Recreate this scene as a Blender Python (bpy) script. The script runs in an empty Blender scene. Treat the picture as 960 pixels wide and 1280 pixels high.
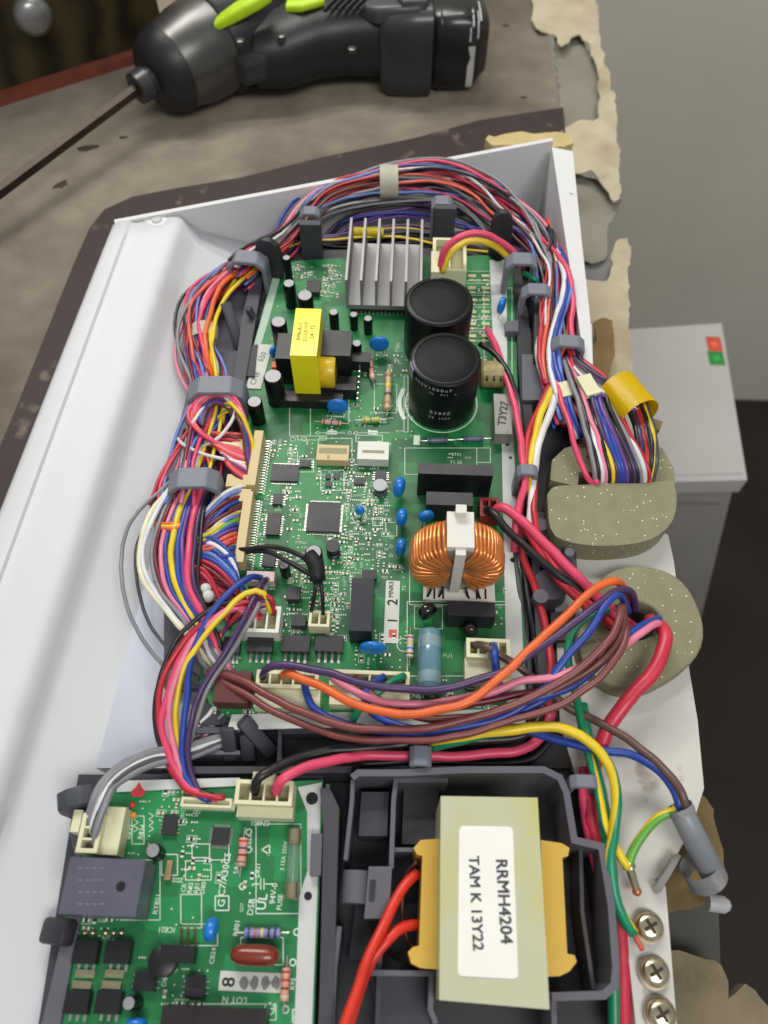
import bpy, bmesh, math, random
from mathutils import Vector, Matrix, noise
from math import radians as R, sin, cos, pi
random.seed(7)
S = bpy.context.scene
COL = S.collection
MM = 0.001
# ------------------------------------------------------------------ camera
H = 330.0; TH = R(59.5); PSI = R(2.2); FPX = 1000.0
cd = bpy.data.cameras.new("camera"); cam = bpy.data.objects.new("camera", cd); COL.objects.link(cam)
cam.location = (0, 0, H*MM); cam.rotation_euler = (pi/2-TH, 0, PSI)
cd.sensor_fit = 'VERTICAL'; cd.sensor_height = 36; cd.lens = 36*FPX/1280
cd.clip_start = 0.01; cd.clip_end = 20
cd.dof.use_dof = True; cd.dof.focus_distance = 0.37; cd.dof.aperture_fstop = 9.5
S.camera = cam
# ------------------------------------------------------------------ room light
w = bpy.data.worlds.new("World"); S.world = w; w.use_nodes = True
w.node_tree.nodes['Background'].inputs[0].default_value = (0.93, 0.97, 1.0, 1)
w.node_tree.nodes['Background'].inputs[1].default_value = 0.40
def area(name, loc, target, sx, sy, power, col=(1, .97, .92)):
    l = bpy.data.lights.new(name, 'AREA'); l.shape = 'RECTANGLE'; l.size = sx; l.size_y = sy
    l.energy = power; l.color = col
    o = bpy.data.objects.new(name, l); COL.objects.link(o); o.location = loc
    o.rotation_euler = (Vector(target)-Vector(loc)).to_track_quat('-Z', 'Y').to_euler(); return o
area("ceiling_tube_light", (-.30, .93, .86), (0, .2, 0), .8, .05, 6.6)
area("ceiling_tube_light", (-.12, .89, 1.10), (0, .2, 0), .8, .05, 6.6)
area('wall_fill_light', (.5, -.75, 1.7), (.5, 1.1, .1), 1.0, .6, 27)  # added fill behind the camera, brightens the wall and front faces
S.view_settings.view_transform = 'Standard'; S.view_settings.look = 'None'
S.view_settings.exposure = -0.28; S.view_settings.gamma = 1

# ------------------------------------------------------------------ helpers
F_ = Vector((-sin(PSI)*cos(TH), cos(PSI)*cos(TH), -sin(TH)))
R_ = Vector((cos(PSI), sin(PSI), 0)); U_ = R_.cross(F_)
def P(px, py, z=0.0):
    """photo pixel -> point (mm) on the horizontal plane of height z (mm)"""
    d = F_ + R_*((px-480)/FPX) + U_*((640-py)/FPX)
    t = (z-H)/d.z
    return Vector((d.x*t, d.y*t, z))
def sc(px, py, z=0.0):
    return (P(px+.5, py, z)-P(px-.5, py, z)).length      # mm per pixel there
def lin(c):
    c = c/255
    return c/12.92 if c <= .04045 else ((c+.055)/1.055)**2.4
MATS = {}
def mat(name, rgb, rough=.5, metal=0, var=.12, nscale=60, bump=0, bscale=400, coat=0, spec=.5, trans=0, ior=1.45, emis=0, dirt=None):
    if name in MATS: return MATS[name]
    m = bpy.data.materials.new(name); m.use_nodes = True
    nt = m.node_tree; b = nt.nodes['Principled BSDF']
    c = tuple(lin(v) for v in rgb)
    b.inputs['Base Color'].default_value = (*c, 1)
    b.inputs['Roughness'].default_value = rough; b.inputs['Metallic'].default_value = metal
    b.inputs['Coat Weight'].default_value = coat; b.inputs['Coat Roughness'].default_value = .15
    b.inputs['Specular IOR Level'].default_value = spec
    b.inputs['Transmission Weight'].default_value = trans; b.inputs['IOR'].default_value = ior
    if var or bump or dirt:
        tc = nt.nodes.new('ShaderNodeTexCoord')
    if var:
        n = nt.nodes.new('ShaderNodeTexNoise'); n.inputs['Scale'].default_value = nscale; n.inputs['Detail'].default_value = 5
        nt.links.new(tc.outputs['Object'], n.inputs['Vector'])
        mr = nt.nodes.new('ShaderNodeMapRange'); mr.inputs[1].default_value = .3; mr.inputs[2].default_value = .7
        mr.inputs[3].default_value = 1-var; mr.inputs[4].default_value = 1+var
        nt.links.new(n.outputs[0], mr.inputs[0])
        mx = nt.nodes.new('ShaderNodeVectorMath'); mx.operation = 'SCALE'; mx.inputs[0].default_value = c
        nt.links.new(mr.outputs[0], mx.inputs['Scale'])
        src = mx.outputs[0]
        if dirt:
            drgb, dscale, dlo, dhi = dirt
            n2 = nt.nodes.new('ShaderNodeTexNoise'); n2.inputs['Scale'].default_value = dscale; n2.inputs['Detail'].default_value = 6
            nt.links.new(tc.outputs['Object'], n2.inputs['Vector'])
            r2 = nt.nodes.new('ShaderNodeMapRange'); r2.inputs[1].default_value = dlo; r2.inputs[2].default_value = dhi
            nt.links.new(n2.outputs[0], r2.inputs[0])
            mc = nt.nodes.new('ShaderNodeMix'); mc.data_type = 'RGBA'
            nt.links.new(r2.outputs[0], mc.inputs['Factor']); nt.links.new(src, mc.inputs['A'])
            mc.inputs['B'].default_value = (*[lin(v) for v in drgb], 1); src = mc.outputs['Result']
        nt.links.new(src, b.inputs['Base Color'])
        rr = nt.nodes.new('ShaderNodeMapRange'); rr.inputs[3].default_value = max(0, rough-.08); rr.inputs[4].default_value = min(1, rough+.1)
        nt.links.new(n.outputs[0], rr.inputs[0]); nt.links.new(rr.outputs[0], b.inputs['Roughness'])
    if bump:
        nb = nt.nodes.new('ShaderNodeTexNoise'); nb.inputs['Scale'].default_value = bscale; nb.inputs['Detail'].default_value = 4
        nt.links.new(tc.outputs['Object'], nb.inputs['Vector'])
        bp = nt.nodes.new('ShaderNodeBump'); bp.inputs['Strength'].default_value = bump; bp.inputs['Distance'].default_value = .001
        nt.links.new(nb.outputs[0], bp.inputs['Height']); nt.links.new(bp.outputs[0], b.inputs['Normal'])
    MATS[name] = m; return m

WORG = {}
def obj(name, bm, m, parent=None, smooth=False, kind=None, label=None, origin=None):
    if isinstance(bm, bpy.types.Mesh):
        me = bm
    else:
        me = bpy.data.meshes.new(name); bm.to_mesh(me); bm.free()
    if len(me.vertices) == 0: return None
    n = len(me.vertices)
    xs = [v.co for v in me.vertices]
    lo = Vector((min(v.x for v in xs), min(v.y for v in xs), min(v.z for v in xs)))
    hi = Vector((max(v.x for v in xs), max(v.y for v in xs), max(v.z for v in xs)))
    o0 = Vector(((lo.x+hi.x)/2, (lo.y+hi.y)/2, lo.z))
    me.transform(Matrix.Scale(MM, 4) @ Matrix.Translation(-o0))
    ms = m if isinstance(m, (list, tuple)) else [m]
    for x in ms: me.materials.append(x)
    if smooth:
        me.polygons.foreach_set('use_smooth', [True]*len(me.polygons))
        if smooth != 'all':
            try: me.set_sharp_from_angle(angle=R(40))
            except Exception: pass
    ob = bpy.data.objects.new(name, me); COL.objects.link(ob)
    if parent is not None:
        ob.parent = parent; ob.location = (o0-WORG[parent.name])*MM
    else: ob.location = o0*MM
    WORG[ob.name] = o0
    if kind is None and name in ('pins', 'module_pins', 'solder_joints', 'solder_beads'): kind = 'stuff'
    if kind: ob['kind'] = kind
    if label: ob['label'] = label
    return ob
def tag(o, label, cat, group=None):
    o['label'] = label; o['category'] = cat
    if group: o['group'] = group
    return o
def thing(name, label, cat, loc, group=None):
    o = bpy.data.objects.new(name, None); COL.objects.link(o); o.empty_display_size = .01
    o.location = Vector(loc)*MM; WORG[o.name] = Vector(loc)
    return tag(o, label, cat, group)
def BM(): return bmesh.new()
def add_poly(bm, pts, z0, z1, mi=0):
    """prism of a horizontal outline (mm points), from z0 up to z1"""
    a = sum((pts[i].x*pts[(i+1) % len(pts)].y-pts[(i+1) % len(pts)].x*pts[i].y) for i in range(len(pts)))
    if a < 0: pts = pts[::-1]
    b = [bm.verts.new((p.x, p.y, z0)) for p in pts]; t = [bm.verts.new((p.x, p.y, z1)) for p in pts]
    n = len(pts); fs = [bm.faces.new(t), bm.faces.new(b[::-1])]
    for i in range(n): fs.append(bm.faces.new((b[i], b[(i+1) % n], t[(i+1) % n], t[i])))
    for f in fs: f.material_index = mi
    return fs
def bev(bm, r, seg=1, ang=30):
    es = [e for e in bm.edges if len(e.link_faces) == 2 and e.calc_face_angle(0) > R(ang)]
    bmesh.ops.bevel(bm, geom=es, offset=r, segments=seg, affect='EDGES', profile=.5, clamp_overlap=True)
    return bm
def add_box(bm, c, s, rot=0, tilt=None, mi=0):
    """box centred at c (mm), size s, turned about z"""
    M = Matrix.Translation(Vector(c)) @ Matrix.Rotation(rot, 4, 'Z')
    if tilt: M = M @ Matrix.Rotation(tilt[1], 4, tilt[0])
    vs = []
    for z in (-.5, .5):
        for x, y in ((-.5, -.5), (.5, -.5), (.5, .5), (-.5, .5)):
            vs.append(bm.verts.new(M @ Vector((x*s[0], y*s[1], z*s[2]))))
    for f in ((3, 2, 1, 0), (4, 5, 6, 7), (0, 1, 5, 4), (1, 2, 6, 5), (2, 3, 7, 6), (3, 0, 4, 7)):
        fc = bm.faces.new([vs[i] for i in f]); fc.material_index = mi
def add_cyl(bm, p0, p1, r0, r1=None, n=20, mi=0, caps=True):
    r1 = r0 if r1 is None else r1
    p0 = Vector(p0); p1 = Vector(p1); d = (p1-p0).normalized()
    a = d.orthogonal().normalized(); b = d.cross(a)
    A = [bm.verts.new(p0+(a*cos(2*pi*i/n)+b*sin(2*pi*i/n))*r0) for i in range(n)]
    B = [bm.verts.new(p1+(a*cos(2*pi*i/n)+b*sin(2*pi*i/n))*r1) for i in range(n)]
    for i in range(n):
        f = bm.faces.new((A[i], A[(i+1) % n], B[(i+1) % n], B[i])); f.material_index = mi
    if caps:
        f = bm.faces.new(A[::-1]); f.material_index = mi
        f = bm.faces.new(B); f.material_index = mi
def add_lathe(bm, p0, axis, prof, n=24, mi=0, sq=None):
    """prof: list of (distance along axis, radius)"""
    p0 = Vector(p0); d = Vector(axis).normalized(); a = d.orthogonal().normalized(); b = d.cross(a)
    rings = []
    for t, r in prof:
        rings.append([bm.verts.new(p0+d*t+(a*cos(2*pi*i/n)+b*sin(2*pi*i/n))*max(r, .001)) for i in range(n)])
    for A, B in zip(rings, rings[1:]):
        for i in range(n):
            f = bm.faces.new((A[i], A[(i+1) % n], B[(i+1) % n], B[i])); f.material_index = mi
    f = bm.faces.new(rings[0][::-1]); f.material_index = mi
    f = bm.faces.new(rings[-1]); f.material_index = mi
def spline(pts, step=3.0):
    """Catmull-Rom through mm points"""
    if len(pts) < 2: return pts
    p = [pts[0]*2-pts[1]]+list(pts)+[pts[-1]*2-pts[-2]]
    out = []
    for i in range(1, len(p)-2):
        L = (p[i+1]-p[i]).length; k = max(2, int(L/step))
        for j in range(k):
            t = j/k
            out.append(.5*((2*p[i])+(p[i+1]-p[i-1])*t+(2*p[i-1]-5*p[i]+4*p[i+1]-p[i+2])*t*t+(3*p[i]-p[i-1]-3*p[i+1]+p[i+2])*t**3))
    out.append(p[-2]); return out
def add_tube(bm, pts, r, n=8, caps=True, stripe=None):
    rings = []; d0 = (pts[1]-pts[0]).normalized(); a = d0.orthogonal().normalized()
    if abs(d0.z) < .9: a = Vector((0, 0, 1)); a = (a-d0*a.dot(d0)).normalized()
    for i, p in enumerate(pts):
        d = (pts[min(i+1, len(pts)-1)]-pts[max(i-1, 0)])
        if d.length < 1e-6: d = d0.copy()
        d.normalize(); a = (a-d*a.dot(d))
        if a.length < 1e-4: a = d.orthogonal()
        a.normalize(); b = d.cross(a)
        rr = r(i/(len(pts)-1)) if callable(r) else r
        tw = 0 if stripe is None else stripe*i
        rings.append([bm.verts.new(p+(a*cos(2*pi*k/n+tw)+b*sin(2*pi*k/n+tw))*rr) for k in range(n)])
    for A, B in zip(rings, rings[1:]):
        for k in range(n):
            f = bm.faces.new((A[k], A[(k+1) % n], B[(k+1) % n], B[k]))
            if stripe is not None: f.material_index = 1 if k < n//2-1 else 0
    if caps:
        bm.faces.new(rings[0][::-1]); bm.faces.new(rings[-1])
def px3(L): return [P(*q) for q in L]
def rect(x0, y0, x1, y1, z):
    """world-aligned rectangle whose top face covers that pixel box at height z -> cx, cy, sx, sy"""
    cx, cy = (x0+x1)/2, (y0+y1)/2
    c = P(cx, cy, z); sx = (P(x1, cy, z)-P(x0, cy, z)).length
    sy = abs(P(cx, y0, z).y-P(cx, y1, z).y)
    return c, sx, sy
def boxpx(name, x0, y0, x1, y1, h, m, parent, z0=0, b=.25, label=None, rot=0):
    c, sx, sy = rect(x0, y0, x1, y1, h)
    bm = BM(); add_box(bm, (c.x, c.y, (z0+h)/2), (sx, sy, h-z0), rot)
    if b: bev(bm, b)
    return obj(name, bm, m, parent, label=label)
# wires ---------------------------------------------------------------
WC = dict(red=(190, 28, 42), pink=(228, 60, 100), lpink=(230, 120, 150), orange=(240, 96, 30), yellow=(235, 200, 20), blue=(24, 60, 160), lblue=(90, 120, 200),
          purple=(66, 40, 90), black=(22, 21, 24), grey=(128, 130, 136), white=(215, 217, 220), brown=(100, 48, 42), green=(0, 135, 90), maroon=(110, 22, 38),
          dgrey=(70, 72, 78), cream=(225, 220, 185), salmon=(225, 85, 60), violet=(95, 50, 140), ored=(225, 38, 18), lime=(90, 170, 50), taupe=(94, 66, 58), crimson=(208, 34, 62), brown2=(122, 56, 54))
for _k, _c in WC.items():
    _g = sum(_c)/3; WC[_k] = tuple(int(v*.86+_g*.10+8) for v in _c)
def wm(c):
    return mat('insulation_'+c, WC[c], rough=.4, var=.12, nscale=90, coat=.15)
def wire(pts, r, c, parent=None, label=None, name='wire', n=10, cat='wire', c2=None, step=2.5, group=None):
    sp = spline(px3(pts), step); sd = Vector((len(pts)*3.1+r*7, pts[0][0]*.37, pts[0][1]*.21)); L = len(sp)
    for i, q in enumerate(sp):
        f = min(1, i/8, (L-1-i)/8); v = noise.noise_vector(q*.055+sd)*.9+noise.noise_vector(q*.16+sd)*.25
        sp[i] = q+v*f*min(1.2, r)
    bm = BM(); add_tube(bm, sp, r, n, stripe=(.12 if c2 else None))
    ob = obj(name, bm, [wm(c), wm(c2)] if c2 else wm(c), parent, smooth='all')
    if parent is None: tag(ob, label, cat, group)
    elif label: ob['label'] = label
    return ob
def bundle(spine, cols, rmax, r, parent, flat=.6, wob=.35, step=5, n=6, seed=1, zmin=None):
    """many wires along one path; each keeps its own place in the section and drifts"""
    rnd = random.Random(seed)
    sp = spline([P(*q[:3]) for q in spine], step)
    rad = []
    K = len(spine)
    for i in range(len(sp)):
        t = i/(len(sp)-1)*(K-1); k = min(int(t), K-2); u = t-k
        ra = spine[k][3] if len(spine[k]) > 3 else rmax; rb = spine[k+1][3] if len(spine[k+1]) > 3 else rmax
        rad.append(ra*(1-u)+rb*u)
    for j, c in enumerate(cols):
        ang = j*2.399; rr = math.sqrt((j+.5)/len(cols))
        u0, v0 = rr*cos(ang), rr*sin(ang)
        ph = [rnd.uniform(0, 6.28) for _ in range(4)]; fr = [rnd.uniform(.4, 1.3) for _ in range(4)]
        pts = []
        for i, p in enumerate(sp):
            d = (sp[min(i+1, len(sp)-1)]-sp[max(i-1, 0)]).normalized()
            side = Vector((0, 0, 1)).cross(d)
            if side.length < .05: side = Vector((1, 0, 0))
            side.normalize(); up = d.cross(side)
            s = i/len(sp)*6.28*max(1, len(sp)*step/140)
            u = u0+wob*sin(fr[0]*s+ph[0])+wob*.4*sin(2.3*fr[1]*s+ph[1]); v = v0+wob*sin(fr[2]*s+ph[2])
            q = p+side*u*rad[i]+up*v*rad[i]*flat+noise.noise_vector(p*.07+Vector((j*5.3, seed, 0)))*.7
            if zmin is not None and q.z < zmin: q.z = zmin+rnd.random()*.2
            pts.append(q)
        bm = BM(); add_tube(bm, pts, r*rnd.uniform(.88, 1.1), n)
        obj('wire', bm, wm(c), parent, smooth='all')
# lettering -------------------------------------------------------------
def text_mesh(s, size, loc, rot, sx=1.0, ex=0.0, M=None, bold=0.0):
    cu = bpy.data.curves.new('text', 'FONT'); cu.body = s; cu.size = size; cu.align_x = 'CENTER'; cu.align_y = 'CENTER'; cu.offset = bold*size*.35
    cu.resolution_u = 2; cu.extrude = ex
    o = bpy.data.objects.new('text', cu); COL.objects.link(o)
    me = bpy.data.meshes.new_from_object(o.evaluated_get(bpy.context.evaluated_depsgraph_get()))
    bpy.data.objects.remove(o); bpy.data.curves.remove(cu)
    if M is None: M = Matrix.Translation(Vector(loc)) @ Matrix.Rotation(rot, 4, 'Z') @ Matrix.Diagonal((sx, 1, 1, 1))
    me.transform(M); return me
def add_text(bm, s, size, loc, rot=0, sx=1.0, M=None, bold=0.0):
    me = text_mesh(s, size, loc, rot, sx, M=M, bold=0); k = bold*size*2.4
    for i, (a, b) in enumerate(((0, 0), (k, 0), (0, k), (k, k)) if bold and M is None else ((0, 0),)):
        me.transform(Matrix.Translation((a, b, .012*i))); bm.from_mesh(me); me.transform(Matrix.Translation((-a, -b, -.012*i)))
    bpy.data.meshes.remove(me)
class Print:
    """flat white print lying on one board"""
    def __init__(s, z): s.bm = BM(); s.z = z
    def line(s, x0, y0, x1, y1, w=.3):
        a, b = P(x0, y0, s.z), P(x1, y1, s.z); d = b-a
        if d.length < .01: return
        nrm = Vector((-d.y, d.x, 0)).normalized()*w/2
        s.bm.faces.new([s.bm.verts.new(p) for p in (a-nrm, b-nrm, b+nrm, a+nrm)])
    def rect(s, x0, y0, x1, y1, w=.3):
        z = s.z; s.line(x0, y0, x1, y0, w); s.z += .004; s.line(x1, y0, x1, y1, w); s.z += .004; s.line(x1, y1, x0, y1, w); s.z += .004; s.line(x0, y1, x0, y0, w); s.z = z
    def fill(s, x0, y0, x1, y1):
        c, sx, sy = rect(x0, y0, x1, y1, s.z)
        s.bm.faces.new([s.bm.verts.new((c.x+a*sx/2, c.y+b*sy/2, s.z)) for a, b in ((-1, -1), (1, -1), (1, 1), (-1, 1))])
    def ring(s, px, py, r, w=.4, a0=0, a1=6.283, n=40):
        c = P(px, py, s.z)
        for i in range(n):
            t0 = a0+(a1-a0)*i/n; t1 = a0+(a1-a0)*(i+1)/n
            s.bm.faces.new([s.bm.verts.new((c.x+q*cos(t), c.y+q*sin(t), s.z)) for q, t in ((r-w, t0), (r, t0), (r, t1), (r-w, t1))])
    def text(s, t, px, py, size, rot=0, sx=1.0, bold=0.0): add_text(s.bm, t, size, P(px, py, s.z+.004), rot, sx, bold=bold)
# ================================================================== SETTING
TZ = -45.0     # worktop height
FL = -900.0    # room floor
def struct(o): o['kind'] = 'structure'; return o
def poly(name, L, z0, z1, m, parent=None, b=0, **k):
    bm = BM(); add_poly(bm, [P(x, y, z1) for x, y in L], z0, z1)
    if b: bev(bm, b)
    return obj(name, bm, m, parent, **k)
M_wall = mat('wall_paint', (208, 204, 190), .75, var=.05, nscale=5, bump=.15, bscale=80)
M_floor = mat('dark_floor', (34, 25, 20), .6, var=.35, nscale=7)
yw = P(950, 500, FL).y
bm = BM(); add_box(bm, (900, yw+20, 400), (4000, 40, 2600)); struct(obj('wall', bm, M_wall))
bm = BM(); add_box(bm, (900, 400, FL-10), (4000, 2800, 20)); struct(obj('floor', bm, M_floor))
# worktop --------------------------------------------------------------
M_table = mat('worktop_dust', (130, 122, 109), .85, var=.16, nscale=45, bump=.5, bscale=180, dirt=((88, 80, 70), 9, .44, .68))
M_band = mat('maroon_band', (50, 38, 38), .55, var=.2, nscale=60, dirt=((120, 108, 96), 60, .62, .75))
xe = P(698, 150, TZ).x
yfar = P(640, -50, TZ).y
bm = BM(); add_box(bm, (xe/2-450, (yfar-200)/2, TZ-300+0), (xe+900, yfar+200, 600)); bev(bm, 1.5)
tbl = struct(obj('worktop', bm, M_table))
poly('worktop_border', [(704, 134), (600, 150), (520, 172), (400, 197), (300, 222), (215, 236), (165, 246), (130, 262), (112, 285), (92, 330), (60, 410), (20, 510), (-60, 700), (-60, 1100), (300, 1100), (712, 210), (706, 160)], TZ-1, TZ+1.2, M_band, b=.6)['kind'] = 'structure'
# dark smears and crumbs on the worktop
M_smear = mat('smear', (62, 50, 42), .8, var=.3, nscale=200)
def blob(name, px, py, rx, ry, h, m, z=TZ, parent=None, seed=0, rot=0):
    rnd = random.Random(seed); c = P(px, py, z); s = sc(px, py, z); pts = []
    for i in range(14):
        a = 2*pi*i/14; q = rnd.uniform(.6, 1.1)
        x, y = rx*s*cos(a)*q, ry*s*1.6*sin(a)*q
        pts.append(Vector((c.x+x*cos(rot)-y*sin(rot), c.y+x*sin(rot)+y*cos(rot), z)))
    bm = BM(); add_poly(bm, pts, z, z+h); return obj(name, bm, m, parent)
for i, (a, b, rx, ry, rt, lab) in enumerate([(109, 185, 15, 4, .3, 'dark oval smear on the dusty worktop nearest the driver bit'), (76, 231, 12, 4, .8, 'small curled dark crumb on the dusty worktop left of the case'),
                                    (154, 172, 6, 2, .2, 'tiny dark fleck on worktop between bit and shadow'), (632, 32, 6, 2, 0, 'small dark fleck on worktop beside the battery'), (655, 122, 5, 2, 0, 'tiny curved fleck on the worktop near the border corner')]):
    tag(blob('dirt_smear', a, b, rx, ry, .25, M_smear, seed=i, rot=rt), lab, 'dirt smear')
# far dark wooden panel with red edge ------------------------------------
pa, pb = P(-120, 172, TZ), P(215, 66, TZ)
dirp = (pb-pa).normalized(); nrm = Vector((-dirp.y, dirp.x, 0))
M_wood = mat('dark_wood', (52, 42, 20), .55, var=.2, nscale=10)
nt = M_wood.node_tree
wv = nt.nodes.new('ShaderNodeTexWave'); wv.inputs['Scale'].default_value = 11; wv.inputs['Distortion'].default_value = 4; wv.inputs['Detail'].default_value = 3; wv.inputs['Detail Scale'].default_value = 2
wt = nt.nodes.new('ShaderNodeTexCoord'); nt.links.new(wt.outputs['Object'], wv.inputs['Vector'])
wr = nt.nodes.new('ShaderNodeValToRGB'); wr.color_ramp.elements[0].color = (.008, .007, .003, 1); wr.color_ramp.elements[1].color = (.05, .036, .012, 1)
nt.links.new(wv.outputs[0], wr.inputs[0]); nt.links.new(wr.outputs[0], nt.nodes['Principled BSDF'].inputs['Base Color'])
t = thing('wooden_panel', 'dark grained wooden board with red edge behind the worktop', 'wooden board', (pa+pb)/2)
bm = BM(); add_poly(bm, [pa+nrm*9, pb+nrm*9, pb+nrm*60, pa+nrm*60], TZ, TZ+220); obj('board', bm, M_wood, t)
bm = BM(); add_poly(bm, [pa, pb, pb+nrm*9, pa+nrm*9], TZ, TZ+7); bev(bm, 1); obj('red_edge_strip', bm, mat('red_edge', (118, 60, 50), .6, var=.15), t)
kp = pa+dirp*(P(25, 40, TZ)-pa).dot(dirp)+Vector((0, 0, 60))
bm = BM(); add_lathe(bm, kp+nrm*9, -nrm, [(0, 7), (8, 6), (12, 12), (20, 14), (25, 9), (26, 2)], 20); obj('knob', bm, mat('knob_metal', (150, 150, 150), .35, .7), t, smooth='all')
# bin ---------------------------------------------------------------------
def X_at(px, z, y):
    """x on the line of height z, depth y that shows in pixel column px"""
    # solve (p-C).R/(p-C).F = (px-480)/FPX
    k = (px-480)/FPX; C = Vector((0, 0, H))
    # p = (x,y,z)
    A = R_.x-k*F_.x; Bc = (R_.y*y)-k*(F_.y*y+F_.z*(z-H))
    return -Bc/A
ZB = -330
t = thing('waste_bin', 'pale grey plastic bin with a red and green sticker, below the worktop by the wall', 'bin', P(860, 500, FL))
L = [P(782, 412, ZB), P(902, 404, ZB), P(934, 600, ZB), P(770, 604, ZB)]
bm = BM(); add_poly(bm, L, ZB-22, ZB); bev(bm, 5, 2); obj('lid', bm, mat('bin_plastic', (188, 185, 184), .5, var=.04, nscale=12), t, smooth=True)
bm = BM(); wl = [Vector((q.x+(L[2].x-L[3].x)*0, q.y, ZB+.6)) for q in L]; cx0 = sum((q.x for q in L))/4; cy0 = sum((q.y for q in L))/4
add_poly(bm, [Vector((cx0+(q.x-cx0)*.93, cy0+(q.y-cy0)*.93, 0)) for q in L], ZB-1, ZB+1.2); bev(bm, 1, 2); obj('lid_panel', bm, mat('bin_plastic', (172, 169, 167)), t, smooth=True)
yf = L[2].y+6; yb = L[1].y
def ring(z, xr, xl, yfz): return [Vector((xl, yb-4, z)), Vector((xr, yb-4, z)), Vector((xr, yfz, z)), Vector((xl, yfz, z))]
x1 = X_at(918, ZB-25, yf); x0 = X_at(775, ZB-25, yf)
r0 = ring(ZB-22, x1, x0, yf); r1 = ring(FL+1, X_at(858, FL, yf-16), x0-10, yf-16)
bm = BM(); A = [bm.verts.new(v) for v in r0]; B = [bm.verts.new(v) for v in r1]
for i in range(4): bm.faces.new((A[i], A[(i+1) % 4], B[(i+1) % 4], B[i]))
bm.faces.new(A); bm.faces.new(B[::-1]); bmesh.ops.recalc_face_normals(bm, faces=bm.faces); bev(bm, 6, 2)
obj('body', bm, mat('bin_body', (142, 139, 135), .55, var=.06, nscale=12), t, smooth=True)
bm = BM(); add_box(bm, ((x1+x0)/2, yf-2.5, ZB-46), (x1-x0-14, 6, 5)); bev(bm, 1.5); obj('body_ridge', bm, mat('bin_body', (130, 127, 122)), t)
for (a, b_, c, d, col, nm) in ((884, 421, 902, 439, (205, 85, 65), 'red_sticker'), (886, 439, 905, 456, (50, 140, 65), 'green_sticker')):
    c0, sx, sy = rect(a, b_, c, d, ZB+1.6); bm = BM(); add_box(bm, (c0.x, c0.y, ZB+1.3), (sx, sy, .8)); obj(nm, bm, mat(nm, col, .5), t)
    bm = BM(); add_box(bm, (c0.x, c0.y, ZB+1.9), (sx*.5, sy*.35, .3), rot=.5); obj('sticker_mark', bm, mat(nm+'_mark', tuple(min(255, int(v*1.25)) for v in col), .5), t)
# torn tape and old foam along the worktop edge ------------------------------
M_tape = mat('old_masking_tape', (180, 170, 146), .85, var=.12, nscale=40, bump=.8, bscale=140, dirt=((146, 128, 98), 16, .52, .78))
M_tapeg = mat('grey_film', (128, 125, 114), .75, var=.1, nscale=20, bump=.2, bscale=60)
def crumple(name, L, z, th, m, label, cat, amp=3.0, parent=None, seed=0):
    bm = BM(); raw = [P(x, y, z) for x, y in L]; rr = random.Random(seed); pts = []
    sm = spline(raw+[raw[0]], 4)[:-1]
    for q in sm: pts.append(q+Vector((rr.uniform(-.8, .8), rr.uniform(-.8, .8), 0)))
    v = [bm.verts.new(p) for p in pts]; f = bm.faces.new(v); 
    if f.normal.z < 0: f.normal_flip()
    bmesh.ops.triangulate(bm, faces=[f]); bmesh.ops.subdivide_edges(bm, edges=bm.edges, cuts=2, use_grid_fill=True)
    for q in bm.verts: 
        nv = noise.noise_vector(q.co*.07+Vector((seed, 0, 0)))
        q.co += Vector((nv.x*1.5, nv.y*1.5, nv.z*amp))
    r = bmesh.ops.extrude_face_region(bm, geom=bm.faces[:]); 
    for q in r['geom']:
        if isinstance(q, bmesh.types.BMVert): q.co.z -= th
    bmesh.ops.recalc_face_normals(bm, faces=bm.faces)
    ob = obj(name, bm, m, parent, smooth=True)
    if parent is None: tag(ob, label, cat)
    return ob
crumple('torn_tape', [(666, 0), (664, -60), (740, -60), (746, 0), (752, 60), (766, 110), (774, 200), (771, 250), (745, 218), (722, 214), (706, 206), (704, 160), (722, 154), (745, 150), (748, 90), (735, 60), (722, 42), (700, 60), (692, 40), (668, 38)], TZ+3, 1.2, M_tape, 'beige torn masking tape hanging along the upper right edge of worktop', 'torn tape', 5, seed=1)
crumple('torn_film', [(692, 40), (722, 42), (735, 60), (748, 90), (745, 150), (704, 160), (700, 120)], TZ-4, 1.2, M_tapeg, 'grey film scrap framed by the beige torn tape', 'film scrap', 2, seed=2)
crumple('torn_film', [(704, 205), (771, 240), (773, 262), (760, 285), (758, 320), (733, 330), (716, 300)], TZ-6, 1.2, M_tapeg, 'pale grey torn film hanging beside the top right corner of case', 'film scrap', 3, seed=3)
crumple('torn_film', [(722, 322), (748, 300), (764, 335), (756, 350), (730, 352)], TZ-9, 1.2, mat('bluegrey_film', (112, 112, 112), .6, var=.1), 'small darker grey film scrap halfway down the case side', 'film scrap', 2, seed=6)
crumple('torn_tape', [(722, 350), (745, 352), (764, 344), (766, 310), (776, 296), (787, 304), (785, 350), (787, 430), (790, 480), (748, 486), (738, 440)], TZ-6, 1.4, M_tape, 'beige forked foam scrap sticking up beside the white bin', 'torn tape', 5, seed=4)
crumple('torn_tape', [(742, 405), (765, 398), (768, 450), (756, 470), (742, 452)], TZ+2, 1.4, mat('stained_tape', (120, 98, 62), .85, var=.2, nscale=40, bump=.4), 'brown stained foam scrap behind the yellow tube', 'torn tape', 4, seed=8)
crumple('foam_strip', [(610, 168), (612, 180), (706, 182), (708, 168), (660, 166)], TZ+34, 14, mat('rolled_tape', (190, 172, 122), .8, var=.12, bump=.4, bscale=120), 'rolled beige tape strip behind the top right corner of case', 'tape strip', 2, seed=5)
t_f = mat('brown_foam', (112, 96, 64), .9, var=.2, nscale=50, bump=.6, bscale=200)
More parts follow.
